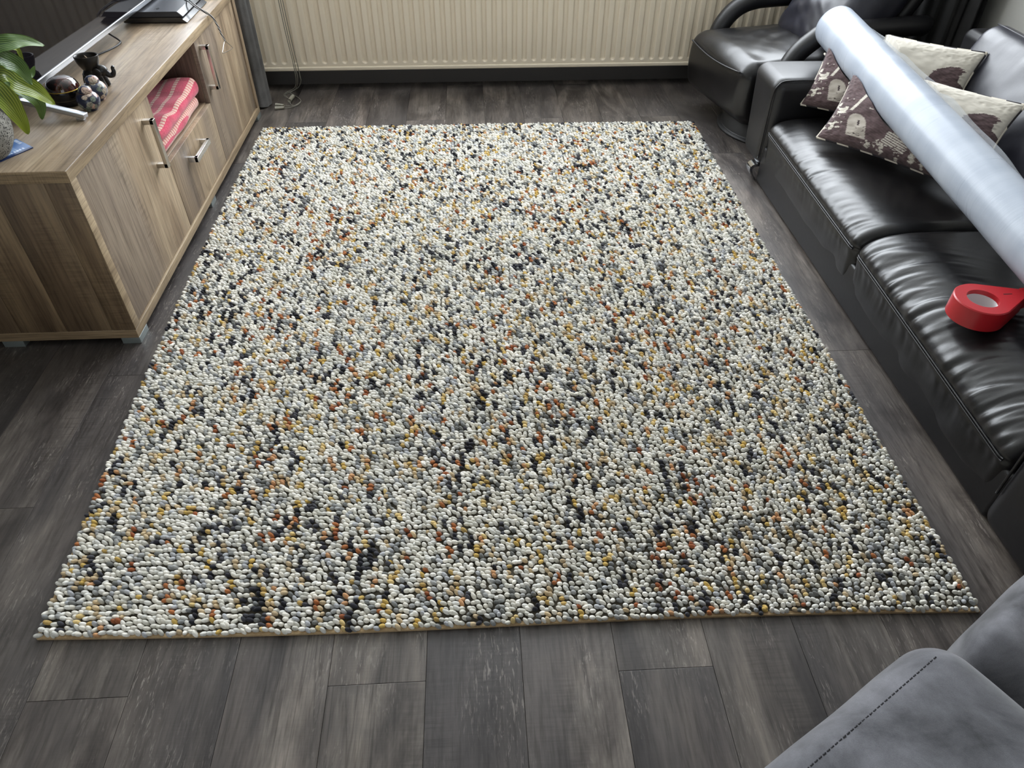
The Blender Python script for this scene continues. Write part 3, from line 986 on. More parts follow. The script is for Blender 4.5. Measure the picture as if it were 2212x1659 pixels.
# round black lidded box
lac = NT('black_lacquer_streaked')
n = lac.noise(lac.coord((70, 70, 6)), 1.0, 3, 0.6)
lac.set(color=lac.ramp(n, [(0.50, srgb(14, 12, 12)), (0.62, srgb(74, 34, 26)), (0.72, srgb(20, 15, 14))]), rough=0.10, coat=0.5)
M['lacquer'] = plain('black_lacquer', srgb(14, 12, 12), 0.10)
M['gold'] = plain('gold_paint', srgb(190, 158, 70), 0.35, 0.8)
bx = thing('lidded_box', 'round black lacquer box with a thin gold band on the cabinet', 'box', (-1.172, 2.150, ZT))
BC = (-1.172, 2.150, ZT)
put('bowl', G().lathe(catmull(np.array([(0.0, 0.0), (0.026, 0.0), (0.036, 0.010), (0.0430, 0.024), (0.0455, 0.036), (0.0452, 0.046)]), 5), BC, 40), M['lacquer'], bx)
put('band', G().tube([(BC[0] + 0.0448 * math.cos(a), BC[1] + 0.0448 * math.sin(a), BC[2] + 0.0465) for a in np.linspace(0, 2 * math.pi, 40, endpoint=False)], 0.0013, 6, closed=True), M['gold'], bx)
put('groove_ring', G().tube([(BC[0] + 0.0417 * math.cos(a), BC[1] + 0.0417 * math.sin(a), BC[2] + 0.0215) for a in np.linspace(0, 2 * math.pi, 40, endpoint=False)], 0.0007, 6, closed=True), plain('dull_bronze_line', srgb(96, 84, 62), 0.4, 0.5), bx)
put('lid', G().lathe(catmull(np.array([(0.0446, 0.0465), (0.0425, 0.057), (0.036, 0.068), (0.024, 0.0755), (0.010, 0.0785), (0.0, 0.079)]), 5), BC, 40), lac.mat, bx)

# two small enamelled ginger jars
def floral(name, seed, ground):
    m = NT(name)
    mp = m.coord((1, 1, 1))
    add = m.n('ShaderNodeVectorMath', operation='ADD'); m.l(mp, add.inputs[0]); add.inputs[1].default_value = (seed, seed * 2, 0)
    v = m.n('ShaderNodeTexVoronoi'); v.inputs['Scale'].default_value = 52; m.l(add.outputs[0], v.inputs['Vector'])
    n1 = m.noise(add.outputs[0], 130, 3)
    d = m.math('ADD', v.outputs['Distance'], m.math('MULTIPLY', n1, 0.35))
    pet = m.ramp(v.outputs['Color'], [(0.25, srgb(198, 160, 148)), (0.5, srgb(214, 200, 180)), (0.75, srgb(128, 140, 128))])
    msk = m.ramp(d, [(0.62, W1), (0.70, K0)])
    ln = m.ramp(m.noise(add.outputs[0], 300, 2), [(0.45, W1), (0.6, (0.45, 0.4, 0.42))])
    m.set(color=m.mix(msk, ground, m.mix(1.0, pet, ln, 'MULTIPLY')), rough=0.22)
    return m.mat


JP = [(0.0, 0.0), (0.016, 0.0), (0.019, 0.004), (0.028, 0.014), (0.0325, 0.026), (0.0320, 0.036), (0.027, 0.046), (0.0195, 0.0515), (0.0175, 0.053)]
JL = [(0.0185, 0.0525), (0.0195, 0.055), (0.0185, 0.061), (0.0135, 0.0675), (0.006, 0.0705), (0.0, 0.071)]
for (jx, jy, lab, seed, gr, s) in ((-1.092, 2.106, 'small round navy jar with pink flowers, nearer of the pair by the cabinet edge', 1.0, srgb(38, 41, 62), 0.94),
                                   (-1.100, 2.183, 'small slate blue floral jar behind the pink flowered one, before the elephant', 5.3, srgb(58, 63, 84), 0.98)):
    j = thing('ginger_jar', lab, 'jar', (jx, jy, ZT), 'pair of small ginger jars')
    fm = floral('enamel_flowers', seed, gr)
    put('jar_body', G().lathe(catmull(np.array(JP) * s, 4), (jx, jy, ZT), 36), fm, j)
    put('lid', G().lathe(catmull(np.array(JL) * s, 4), (jx, jy, ZT), 36), fm, j)
    put('rim_line', G().tube([(jx + 0.0188 * s * math.cos(a), jy + 0.0188 * s * math.sin(a), ZT + 0.0527 * s) for a in np.linspace(0, 2 * math.pi, 30, endpoint=False)], 0.0008, 6, closed=True), plain('brown_line', srgb(120, 86, 70), 0.4), j)

# elephant candle holder
el = thing('elephant_candle_holder', 'black elephant figurine carrying a candle bowl on its back, trunk raised', 'figurine', (-1.139, 2.286, ZT))
M['black_glaze'] = plain('black_bronze_glaze', srgb(34, 31, 28), 0.30)
E0 = np.array([-1.139, 2.286, ZT])
g = G()
g.ellipsoid(E0 + (0.0, 0, 0.042), (0.027, 0.021, 0.022))
g.ellipsoid(E0 + (-0.011, 0, 0.036), (0.020, 0.021, 0.023))
g.ellipsoid(E0 + (0.028, 0, 0.049), (0.017, 0.015, 0.016))
g.ellipsoid(E0 + (0.022, 0, 0.060), (0.009, 0.010, 0.006))
g.tube(catmull([E0 + (0.036, 0, 0.046), E0 + (0.045, 0, 0.036), E0 + (0.055, 0.001, 0.036), E0 + (0.061, 0.001, 0.045), E0 + (0.061, 0.001, 0.056), E0 + (0.066, 0.0, 0.061)], 6), np.linspace(0.0098, 0.0042, 31), 10)
for sy in (-1, 1):
    g.tube(catmull([E0 + (0.014, sy * 0.011, 0.040), E0 + (0.020, sy * 0.013, 0.022), E0 + (0.024, sy * 0.013, 0.008), E0 + (0.026, sy * 0.013, 0.001)], 5), np.linspace(0.0115, 0.0085, 16), 10)
    g.tube(catmull([E0 + (-0.014, sy * 0.011, 0.040), E0 + (-0.019, sy * 0.013, 0.022), E0 + (-0.019, sy * 0.013, 0.008), E0 + (-0.017, sy * 0.013, 0.001)], 5), np.linspace(0.0135, 0.0095, 16), 10)
    g.ellipsoid(E0 + (0.018, sy * 0.017, 0.046), (0.012, 0.004, 0.015))
g.tube(catmull([E0 + (-0.024, 0, 0.046), E0 + (-0.032, 0, 0.038), E0 + (-0.031, 0, 0.026)], 5), 0.0026, 8)
body = put('body', g, M['black_glaze'], el)
rm = body.modifiers.new('fuse', 'REMESH'); rm.mode = 'VOXEL'; rm.voxel_size = 0.0014; rm.use_smooth_shade = True
sm_ = body.modifiers.new('soften', 'SMOOTH'); sm_.iterations = 3; sm_.factor = 0.5
BW = E0 + (-0.004, 0, 0.050)
prof = np.array([(0.0, 0.0), (0.016, 0.0), (0.024, 0.012), (0.0305, 0.028), (0.0325, 0.042), (0.0310, 0.0435), (0.0280, 0.041), (0.0260, 0.030), (0.0245, 0.0275)])
V, F = G().lathe(catmull(prof, 4), (0, 0, 0), 40).arrays()
V[:, 0] *= 1.08; V[:, 1] *= 0.90
put('bowl', (V + BW, F), M['black_glaze'], el)
V, F = G().lathe([(0.0, 0.031), (0.024, 0.0305), (0.0265, 0.030)], (0, 0, 0), 30).arrays()
V[:, 0] *= 1.08; V[:, 1] *= 0.90
put('wax', (V + BW, F), plain('brown_candle_wax', srgb(120, 92, 66), 0.4), el)
put('wick', G().tube([BW + (0.003, 0, 0.030), BW + (0.001, 0.0, 0.037), BW + (-0.004, 0.001, 0.042)], 0.0012, 6), plain('pale_wick', srgb(214, 196, 172), 0.8), el)

# ================================================================== RADIATOR
rad = thing('radiator', 'long cream panel radiator with upright ribs under the window', 'radiator', (0.35, 3.80, 0.10))
rx0, rx1, rz0, rz1 = -1.20, 1.98, 0.116, 0.80
step = 0.0025
xs = np.arange(rx0, rx1 + 1e-6, step)
zs = np.concatenate([np.linspace(rz0, 0.150, 22), np.linspace(0.156, 0.765, 6), np.linspace(0.775, rz1, 6)])
X, Z = np.meshgrid(xs, zs, indexing='ij')
off = 1.0745
dx = np.mod(X - off + 0.025, 0.05) - 0.025
zc, hw = 0.1445, 0.0105
dist = np.where(Z < zc, np.hypot(dx, zc - Z), np.where(Z > 0.772, np.hypot(dx, Z - 0.772), np.abs(dx)))
tt = np.clip((hw + 0.0035 - dist) / 0.0075, 0, 1)
dep = 0.0120 * tt * tt * (3 - 2 * tt)
Y = 3.757 + dep
put('panel', (np.stack([X, Y, Z], -1).reshape(-1, 3), [f[::-1] for f in grid_faces(len(xs), len(zs))]), M['radiator'], rad)
g = G().bbox(rx0, rx1, 3.752, 3.80, 0.100, 0.118, 0.004).bbox(rx0, rx1, 3.757, 3.80, 0.798, 0.812, 0.003)
put('edge_rail', g, M['radiator'], rad)
put('rear_panel', G().box(rx0, rx1, 3.772, 3.80, 0.118, 0.798).box(rx0 - 0.002, rx0 + 0.002, 3.757, 3.85, 0.10, 0.81).box(rx1 - 0.002, rx1 + 0.002, 3.757, 3.85, 0.10, 0.81), M['radiator'], rad, smooth=False)
put('bracket', G().box(-0.8, -0.77, 3.80, YF, 0.2, 0.7).box(1.4, 1.43, 3.80, YF, 0.2, 0.7), M['radiator'], rad, smooth=False)

# blind cords hanging in front of the radiator and coiled on the floor
M['cord'] = plain('grey_cotton_cord', srgb(128, 124, 114), 0.85)
M['acorn'] = plain('grey_plastic_acorn', srgb(158, 154, 140), 0.5)
bc = thing('blind_cord', 'grey blind pull cords with toggle ends trailing down past the radiator', 'cord', (-0.9, 3.62, 0.0))
fl = 0.003
c1 = [(-0.878, 3.68, 1.25), (-0.877, 3.68, 0.44), (-0.866, 3.68, 0.16), (-0.870, 3.69, 0.08), (-0.893, 3.74, 0.028), (-0.918, 3.775, fl), (-0.944, 3.725, fl), (-0.944, 3.69, fl), (-0.922, 3.655, fl), (-0.905, 3.648, fl + 0.004)]
c2 = [(-0.870, 3.68, 1.25), (-0.868, 3.68, 0.44), (-0.858, 3.68, 0.15), (-0.862, 3.69, 0.08), (-0.885, 3.74, 0.028), (-0.905, 3.762, fl), (-0.936, 3.72, fl), (-0.938, 3.692, fl), (-0.915, 3.652, fl), (-0.903, 3.645, fl + 0.004)]
c3 = [(-0.862, 3.68, 1.25), (-0.858, 3.68, 0.44), (-0.845, 3.68, 0.125), (-0.850, 3.70, 0.07), (-0.880, 3.75, 0.022), (-0.917, 3.742, fl), (-0.914, 3.718, fl), (-0.873, 3.667, fl), (-0.849, 3.618, fl), (-0.850, 3.575, fl), (-0.879, 3.536, fl), (-0.910, 3.519, fl + 0.003)]
c4 = [(-0.897, 3.600, fl + 0.004), (-0.892, 3.575, fl), (-0.872, 3.555, fl), (-0.850, 3.582, fl + 0.0028), (-0.846, 3.600, fl + 0.004), (-0.852, 3.570, fl + 0.002), (-0.882, 3.550, fl), (-0.912, 3.545, fl + 0.003)]
for pth in (c1, c2, c3, c4):
    put('cord', G().tube(catmull(pth, 7), 0.0021, 6), M['cord'], bc)


def toggle(p0, p1, r0, r1):
    p0, p1 = np.array(p0, float), np.array(p1, float)
    t = np.linspace(0, 1, 6)[:, None]
    return G().tube(p0 + (p1 - p0) * np.concatenate([[[0]], t[1:-1], [[1]]]), np.linspace(r0, r1, 6), 14)


put('toggle', toggle((-0.917, 3.548, 0.0075), (-0.960, 3.556, 0.0085), 0.0055, 0.0080), M['acorn'], bc)
put('toggle', toggle((-0.912, 3.521, 0.0075), (-0.955, 3.512, 0.0085), 0.0055, 0.0080), M['acorn'], bc)
put('toggle', toggle((-0.894, 3.660, 0.0105), (-0.901, 3.600, 0.0105), 0.0095, 0.0090), M['acorn'], bc)

# curtains
def curtain(xc, yc, rx, ry, z0, z1, folds, amp, seed, taper=0.0):
    th = np.linspace(0, 2 * np.pi, 120, endpoint=False)
    zz = np.linspace(z0, z1, 16)
    r = 1 + amp * np.sin(folds * th + seed)[None, :] * (0.6 + 0.4 * np.sin(zz * 2.1 + seed))[:, None] + amp * 0.6 * np.sin(folds * 2 * th + 2 * seed)[None, :]
    k = 1 + taper * (zz - z0)[:, None]
    V = np.stack([xc + rx * k * r * np.cos(th), yc + ry * k * r * np.sin(th), np.broadcast_to(zz[:, None] + 0.004 * np.sin(3 * th) * (zz[:, None] < z0 + 0.01), (16, 120))], -1)
    F = grid_faces(16, 120, False, True)
    F += [tuple(range(120))[::-1]]
    return V.reshape(-1, 3), F


tag(put('curtain', curtain(-1.037, 3.575, 0.052, 0.055, 0.008, 2.40, 5, 0.055, 0.7, -0.06), M['charcoal_cloth']),
    'charcoal curtain gathered into a narrow column at the cabinet end', 'curtain')
tag(put('curtain', curtain(2.048, 3.36, 0.055, 0.34, 0.008, 2.40, 11, 0.10, 1.9), M['black_cloth']),
    'wide black curtain hanging by the wall behind the armchair', 'curtain')

# ================================================================== BLACK LEATHER SOFA
sofa = thing('leather_sofa', 'black leather two seat sofa with box armrests along the wall', 'sofa', (1.6, 1.8, 0.0))
SY0, SYM, SY1 = 0.965, 1.795, 2.640
put('base_frame', G().bbox(1.152, 2.06, SY0 - 0.02, SY1 + 0.02, 0.004, 0.150, 0.012, 3), M['leather_matt'], sofa)


def seat_cushion(y0, y1, seed, wr_amp, wr_len, sag0, sag1):
    sec = np.array([(1.30, 0.060), (1.175, 0.066), (1.156, 0.085), (1.150, 0.120), (1.146, 0.165), (1.140, 0.205), (1.146, 0.226), (1.162, 0.243), (1.190, 0.258),
                    (1.235, 0.270), (1.30, 0.276), (1.40, 0.277), (1.52, 0.272), (1.65, 0.264), (1.80, 0.255)])
    S = catmull(sec, 12)
    ns = len(S)
    ln = np.concatenate([[0], np.cumsum(np.linalg.norm(np.diff(S, axis=0), axis=1))])
    tgt = np.linspace(0, ln[-1], 170)
    S = np.stack([np.interp(tgt, ln, S[:, k]) for k in (0, 1)], -1)
    ns = len(S)
    i_seam = int(np.argmin(np.abs(S[:, 1] - 0.205) + np.abs(S[:, 0] - 1.140)))
    arc = tgt - tgt[i_seam]
    T = unit_rows(np.gradient(S, axis=0))
    Nn = np.stack([-T[:, 1], T[:, 0]], -1)      # outward (left/up)
    r = 0.034
    ends = r * (1 - np.cos(np.linspace(0, np.pi / 2, 8)))
    ys = np.concatenate([[y0 + 0.0003], y0 + ends, np.linspace(y0 + r, y1 - r, int((y1 - y0) / 0.006))[1:-1], (y1 - ends)[::-1], [y1 - 0.0003]])
    Yg, Ag = np.meshgrid(ys, arc, indexing='ij')
    d = np.minimum(Yg - y0, y1 - Yg)
    pull = np.where(d < r, r - np.sqrt(np.maximum(r * r - (r - np.clip(d, 0, r)) ** 2, 0)), 0)
    pull[0, :] = 0.09; pull[-1, :] = 0.09
    # gathers running back from the front seam
    warp = 0.55 * np.clip(Ag, 0, 1) ** 1.6 * (1 if seed != 3 else 1.0) + 0.012 * fbm(Yg * 14, Ag * 9, seed, 2)
    fq = vnoise((Yg + warp) * 26, Ag * 3.0, seed + 1) + 0.65 * vnoise((Yg + warp) * 55, Ag * 5, seed + 2) + 0.22 * vnoise((Yg + warp * 0.7) * 120, Ag * 12, seed + 6)
    env = np.where(Ag >= 0, np.clip(Ag / 0.025, 0, 1) * np.exp(-(Ag / wr_len) ** 1.5), np.exp(-(Ag / 0.05) ** 2) * 0.5 * np.clip(-Ag / 0.02, 0, 1))
    mod = 0.55 + 0.45 * vnoise(Yg * 4.5, Ag * 2, seed + 5)
    disp = wr_amp * 1.15 * (np.abs(fq) * 1.3 - 0.4) * env * np.clip(mod, 0.1, 1)
    # slack folds on the front face
    ff = vnoise((Yg + 0.8 * Ag) * 13, Ag * 6, seed + 7)
    envf = np.where(Ag < 0, np.clip(-Ag / 0.03, 0, 1) * np.clip((Ag + 0.16) / 0.05, 0, 1), 0)
    disp += 0.0050 * ff * envf
    disp += 0.004 * fbm(Yg * 5, Ag * 5, seed + 9, 2) * np.clip((Ag - 0.1) / 0.1, 0, 1)
    # the piped seam is drawn in
    disp -= 0.004 * np.exp(-(Ag / 0.006) ** 2)
    off_ = disp - pull
    sag = (sag0 + (sag1 - sag0) * (Yg - y0) / (y1 - y0)) * np.clip(1 - (Ag - 0.02) / 0.16, 0, 1)
    Xg = S[None, :, 0] + Nn[None, :, 0] * off_
    Zg = S[None, :, 1] + Nn[None, :, 1] * off_ + sag
    V = np.stack([Xg, Yg, Zg], -1)
    F = [f[::-1] for f in grid_faces(len(ys), ns)]
    seam = V[6:-6, i_seam].copy()
    return (V.reshape(-1, 3), F), seam


for (y0, y1, seed, amp, wl, s0, s1) in ((SYM + 0.001, SY1, 3, 0.0050, 0.11, -0.004, 0.016), (SY0, SYM - 0.001, 12, 0.0085, 0.17, -0.036, -0.004)):
    geo, seam = seat_cushion(y0, y1, seed, amp, wl, s0, s1)
    c = put('seat_cushion', geo, M['leather'], sofa)
    put('seam_piping', G().tube(seam + np.array([-0.0035, 0, 0.003]), 0.0024, 6).tube(seam + np.array([-0.0040, 0, -0.0040]), 0.0022, 6), M['leather_matt'], c)


def armrest(y0, y1, flare, z0):
    hz_a = (0.405 - z0) / 2
    V, F = rbox(0.455, (y1 - y0) / 2, hz_a, 0.042, (10, 4, 8), 6)
    w = V + np.array([1.593, (y0 + y1) / 2, z0 + hz_a])
    t = np.clip((w[:, 2] - 0.06) / 0.345, 0, 1)
    outer = w[:, 1] > (y0 + y1) / 2 if flare > 0 else w[:, 1] < (y0 + y1) / 2
    w[:, 1] -= np.where(outer, flare * (1 - t), 0)
    w[:, 0] += 0.0 * t
    w[:, 2] -= 0.010 * np.clip((w[:, 0] - 1.3) / 0.7, 0, 1) * t
    return w, F


for (y0, y1, fl_) in ((2.648, 2.900, 0.055), (0.700, 0.958, -0.05)):
    a = put('armrest', armrest(y0, y1, fl_, 0.06 if fl_ > 0 else 0.004), M['leather_matt'], sofa)
    yi = y0 + 0.012 if fl_ > 0 else y1 - 0.012
    pth = [(1.141, yi, 0.10), (1.139, yi, 0.25), (1.139, yi, 0.345), (1.152, yi, 0.385), (1.190, yi, 0.4005), (1.35, yi, 0.3995), (1.7, yi, 0.3945)]
    put('piping', G().tube(catmull(pth, 6), 0.0032, 6), M['leather'], a)
put('backrest_frame', G().bbox(1.93, 2.085, 0.72, 2.88, 0.06, 0.52, 0.03, 4), M['leather_matt'], sofa)


def back_cushion(y0, y1, seed):
    hx, hy, hz = 0.105, (y1 - y0) / 2, 0.215
    V, F = rbox(hx, hy, hz, 0.062, (4, 60, 30), 8)
    w = V.copy()
    fr = np.clip(-V[:, 0] / hx, 0, 1)
    w[:, 0] -= fr * 0.020 * (1 - (V[:, 1] / hy) ** 2) * (1 - (V[:, 2] / hz) ** 2)
    wr = vnoise(V[:, 1] * 34 + V[:, 2] * 3, V[:, 2] * 5, seed) * np.exp(-((V[:, 2] - 0.15) / 0.07) ** 2) * 0.0035
    wr2 = 0.006 * fbm(V[:, 1] * 7 + V[:, 2] * 4, V[:, 2] * 6, seed + 3, 3)
    w[:, 0] -= fr * (wr + wr2)
    a = math.radians(22)
    return frame(w, (1.782, (y0 + y1) / 2, 0.415), (math.cos(a), 0, -math.sin(a)), (0, 1, 0), (math.sin(a), 0, math.cos(a))), F


M['leather_sheen'] = leather('leather_window_sheen', srgb(36, 36, 44), 0.36)  # same black leather, bluish window sheen put into the base colour
for y0, y1, sd in ((1.80, 2.535, 4), (1.0, 1.79, 9)):
    c = put('back_cushion', back_cushion(y0, y1, sd), M['leather_sheen'], sofa)
    a = math.radians(22)
    pth = [(1.782 - 0.072 * math.cos(a) + 0.2065 * math.sin(a), yy, 0.415 + 0.072 * math.sin(a) + 0.2065 * math.cos(a)) for yy in np.linspace(y0 + 0.03, y1 - 0.03, 20)]
    put('piping', G().tube(pth, 0.003, 6), M['thread'], c)


def sled_foot(xc, yc):
    outer_ = catmull([(0.034, 0.070), (0.006, 0.069), (-0.009, 0.058), (-0.010, 0.042), (0.000, 0.020), (0.016, 0.0)], 5)
    inner_ = catmull([(0.034, 0.060), (0.012, 0.059), (0.002, 0.052), (0.001, 0.042), (0.011, 0.020), (0.028, 0.0)], 5)
    pr = np.concatenate([outer_, inner_[::-1]])
    V = []; n_ = len(pr)
    for yy in (yc - 0.022, yc + 0.022):
        V += [(xc + a, yy, b) for a, b in pr]
    F = [tuple(range(n_)), tuple(range(2 * n_ - 1, n_ - 1, -1))] + [(i, i + n_, (i + 1) % n_ + n_, (i + 1) % n_) for i in range(n_)]
    return np.array(V), F


for (fx_, fy_) in ((1.134, 2.690),):
    put('foot', sled_foot(fx_, fy_), M['chrome'], sofa, smooth=False)

# ================================================================== SWIVEL ARMCHAIR
ac = thing('swivel_armchair', 'black leather swivel armchair with tubular arms in front of the radiator', 'armchair', (1.38, 3.20, 0.0))
put('base_disc', G().lathe([(0.0, 0.0), (0.262, 0.0), (0.265, 0.004), (0.262, 0.010), (0.250, 0.013), (0.246, 0.018), (0.244, 0.072), (0.236, 0.078), (0.0, 0.078)], (1.415, 3.205, 0.0), 60), M['black_plastic'], ac)
a = math.radians(12)
ax, ay = np.array([math.cos(a), math.sin(a), 0]), np.array([-math.sin(a), math.cos(a), 0])
CC = np.array([1.385, 3.300, 0.0])


def chair_pt(lx, ly, z):
    return CC + ax * lx + ay * ly + np.array([0, 0, z])


hx_, hy_, hz_ = 0.255, 0.272, 0.136
V, F = rbox(hx_, hy_, hz_, 0.058, (30, 34, 14), 7)
w = V.copy()
tz = np.clip((V[:, 2] + hz_) / (2 * hz_), 0, 1)
w[:, 2] += np.clip(tz - 0.5, 0, 1) * 2 * (0.022 * (1 - (V[:, 1] / hy_) ** 2) - 0.004)
fr = np.clip(-V[:, 0] / hx_, 0, 1)
w[:, 0] -= fr * 0.026 * np.sin(np.pi * np.clip(tz, 0, 1)) * (1 - 0.5 * (V[:, 1] / hy_) ** 2)
w[:, 0] += fr * 0.012 * (1 - tz) ** 2
w[:, 2] += np.clip(1 - tz * 2, 0, 1) * 0.015 * fr
w[:, 2] += 0.006 * fbm(V[:, 0] * 9 + V[:, 1] * 3, V[:, 1] * 6, 21, 3) * tz
w[:, 2] += 0.006 * np.abs(vnoise(np.hypot(V[:, 0] - 0.2, V[:, 1] + 0.3) * 26, V[:, 1] * 3, 33)) * np.exp(-((V[:, 0]) / 0.14) ** 2) * tz
put('seat', (frame(w, chair_pt(-0.045, 0, 0.212), ax, ay, (0, 0, 1)), F), M['leather'], ac)
pth = [chair_pt(-0.045 - 0.262 - 0.016 * (1 - (q_ / hy_) ** 2), q_, 0.316 - 0.016 * math.sin((q_ + 0.26) / 0.52 * 3.14)) for q_ in np.linspace(-0.225, 0.225, 24)]
put('piping', G().tube(pth, 0.0035, 6), M['leather_matt'], ac)


def chair_arm(ly, sx_=0.0):
    p = [(-0.150 + sx_, ly, 0.235), (-0.152 + sx_, ly, 0.31), (-0.118 + sx_, ly, 0.376), (-0.060 + sx_, ly, 0.424), (0.02, ly, 0.446), (0.12, ly, 0.450), (0.26, ly, 0.450), (0.44, ly, 0.450), (0.50, ly, 0.446), (0.522, ly, 0.438)]
    P = catmull([chair_pt(*q_) for q_ in p], 8)
    rad = np.full(len(P), 0.040)
    rad[-5:] = [0.038, 0.034, 0.028, 0.018, 0.004]
    return G().tube(P, rad, 20)


put('armrest', chair_arm(0.290), M['leather_matt'], ac)
put('armrest', chair_arm(-0.255, 0.035), M['leather_matt'], ac)
V, F = rbox(0.105, 0.245, 0.33, 0.085, (6, 44, 54), 8)
w = V.copy()
fr = np.clip(-V[:, 0] / 0.105, 0, 1)
w[:, 0] -= fr * 0.045 * (1 - (V[:, 1] / 0.245) ** 2) * (1 - np.clip(np.abs(V[:, 2] + 0.05) / 0.33, 0, 1) ** 2)
w[:, 0] -= fr * (0.020 * fbm(V[:, 1] * 6 - V[:, 2] * 3, V[:, 2] * 7, 41, 3) + 0.009 * np.abs(vnoise(V[:, 1] * 9 + V[:, 2] * 16, V[:, 2] * 5, 44)))
b_ = math.radians(31)
tilt_x = ax * math.cos(b_) + np.array([0, 0, -math.sin(b_)])
tilt_z = ax * math.sin(b_) + np.array([0, 0, math.cos(b_)])
put('back_cushion', (frame(w, chair_pt(0.325, 0.0, 0.545), tilt_x, ay, tilt_z), F), M['leather_sheen'], ac)
V, F = rbox(0.035, 0.20, 0.22, 0.03, (3, 8, 8), 5)
put('back_shell', (frame(V, chair_pt(0.410, 0.0, 0.40), tilt_x, ay, tilt_z), F), M['leather_matt'], ac)
put('pedestal', G().bbox(1.30, 1.80, 3.10, 3.42, 0.04, 0.13, 0.03, 4), M['black_plastic'], ac)

# ================================================================== PRINTED CUSHIONS
def in_poly(u, v, poly):
    r = np.zeros(u.shape, bool)
    n = len(poly)
    for i in range(n):
        (x1, y1), (x2, y2) = poly[i], poly[(i + 1) % n]
        c = ((y1 > v) != (y2 > v)) & (u < (x2 - x1) * (v - y1) / ((y2 - y1) or 1e-9) + x1)
        r ^= c
    return r


def cushion_print(u, v):
    """u,v in 0..1; etching of ruins in brown on cream"""
    N = lambda a, b, s, o=3: fbm(u * a, v * b, s, o)
    cream = lin(204, 198, 186); brown = lin(92, 76, 77); dkb = lin(60, 49, 51); pale = lin(176, 168, 158)
    e1, e2 = N(18, 18, 8), N(60, 60, 10)
    uu, vv_ = u + 0.022 * e1 + 0.020 * e2, v + 0.022 * N(18, 18, 12) + 0.020 * N(60, 60, 13)
    hatch = np.sin((u * 0.5 + v) * 260 + 5 * N(7, 7, 2))
    br = brown * (1 + 0.10 * hatch)[..., None] * (1 + 0.45 * N(70, 70, 4) + 0.25 * N(12, 12, 14))[..., None]
    cr = cream * (1 + 0.08 * N(30, 30, 6))[..., None]
    left = in_poly(uu, vv_, [(-.1, -.1), (-.1, 1.1), (.15, 1.1), (.22, .80), (.30, .62), (.36, .50), (.37, .36), (.42, .33), (.52, .36), (.58, .22), (.62, .30), (.70, .20), (1.1, .2), (1.1, -.1)])
    right = in_poly(uu, vv_, [(.62, .10), (.62, .36), (.66, .44), (.75, .50), (.77, .56), (.79, .68), (.84, .755), (.93, .775), (.97, .755), (.945, .68), (.96, .63), (1.1, .60), (1.1, .1)])
    m = left | right
    # arch, leaning with the weave
    ac_ = 0.265 - 0.22 * v
    arch = ((np.abs(u - ac_) < 0.066) & (v > 0.09) & (v < 0.25)) | (np.hypot(u - ac_, (v - 0.25) * 0.75) < 0.066)
    m &= ~arch
    strip = np.abs((u - 0.13) - 0.28 * (v - 0.36)) < 0.012
    m &= ~(strip & (v > 0.36) & (v < 0.75))
    m &= ~((N(34, 34, 25) > 0.13) & (u < 0.115) & (v > 0.10) & (v < 0.5))
    m &= ~((N(26, 26, 27) > 0.05) & (u > 0.25) & (u < 0.36) & (v > 0.42))
    # thatched hut, figures and jars on the ground
    hut = in_poly(uu, vv_, [(.40, .10), (.44, .24), (.52, .30), (.58, .20), (.56, .08)])
    hl = np.mod((v + 0.35 * u) * 42, 1) < 0.42
    m = np.where(hut, hl, m)
    for (fu, fv, ru, rv) in ((.33, .06, .022, .04), (.39, .10, .020, .055), (.43, .05, .014, .05), (.52, .04, .018, .04), (.62, .08, .022, .07), (.68, .07, .014, .06), (.73, .10, .026, .05), (.80, .07, .015, .06)):
        b = np.hypot((uu - fu) / ru, (vv_ - fv) / rv)
        m &= ~((b < 1) & (N(60, 60, 33) > -0.14))
    m |= (np.abs(N(16, 16, 41)) < 0.012) & (u > 0.3) & (v < 0.35)
    col = np.where(m[..., None], br, cr)
    win = (np.abs(u - ac_ - 0.012) < 0.007) & (np.abs(v - 0.245) < 0.030)
    stones = arch & (np.abs(N(20, 20, 31)) < 0.022) & (v < 0.22)
    col = np.where((win | stones)[..., None], dkb, col)
    col = np.where((arch & ~win & ~stones)[..., None], pale * (1 + 0.12 * N(40, 40, 44))[..., None], col)
    return np.clip(col, 0, 1)


pm_ = NT('printed_cotton_ruins')
at_ = pm_.n('ShaderNodeAttribute', attribute_name='print')
nz_ = pm_.noise(pm_.coord(), 900, 2)
pm_.set(color=at_.outputs['Color'], rough=0.85, sheen=0.15, spec=0.2)
pm_.bump(nz_, 0.2, 0.0006)
M['print'] = pm_.mat


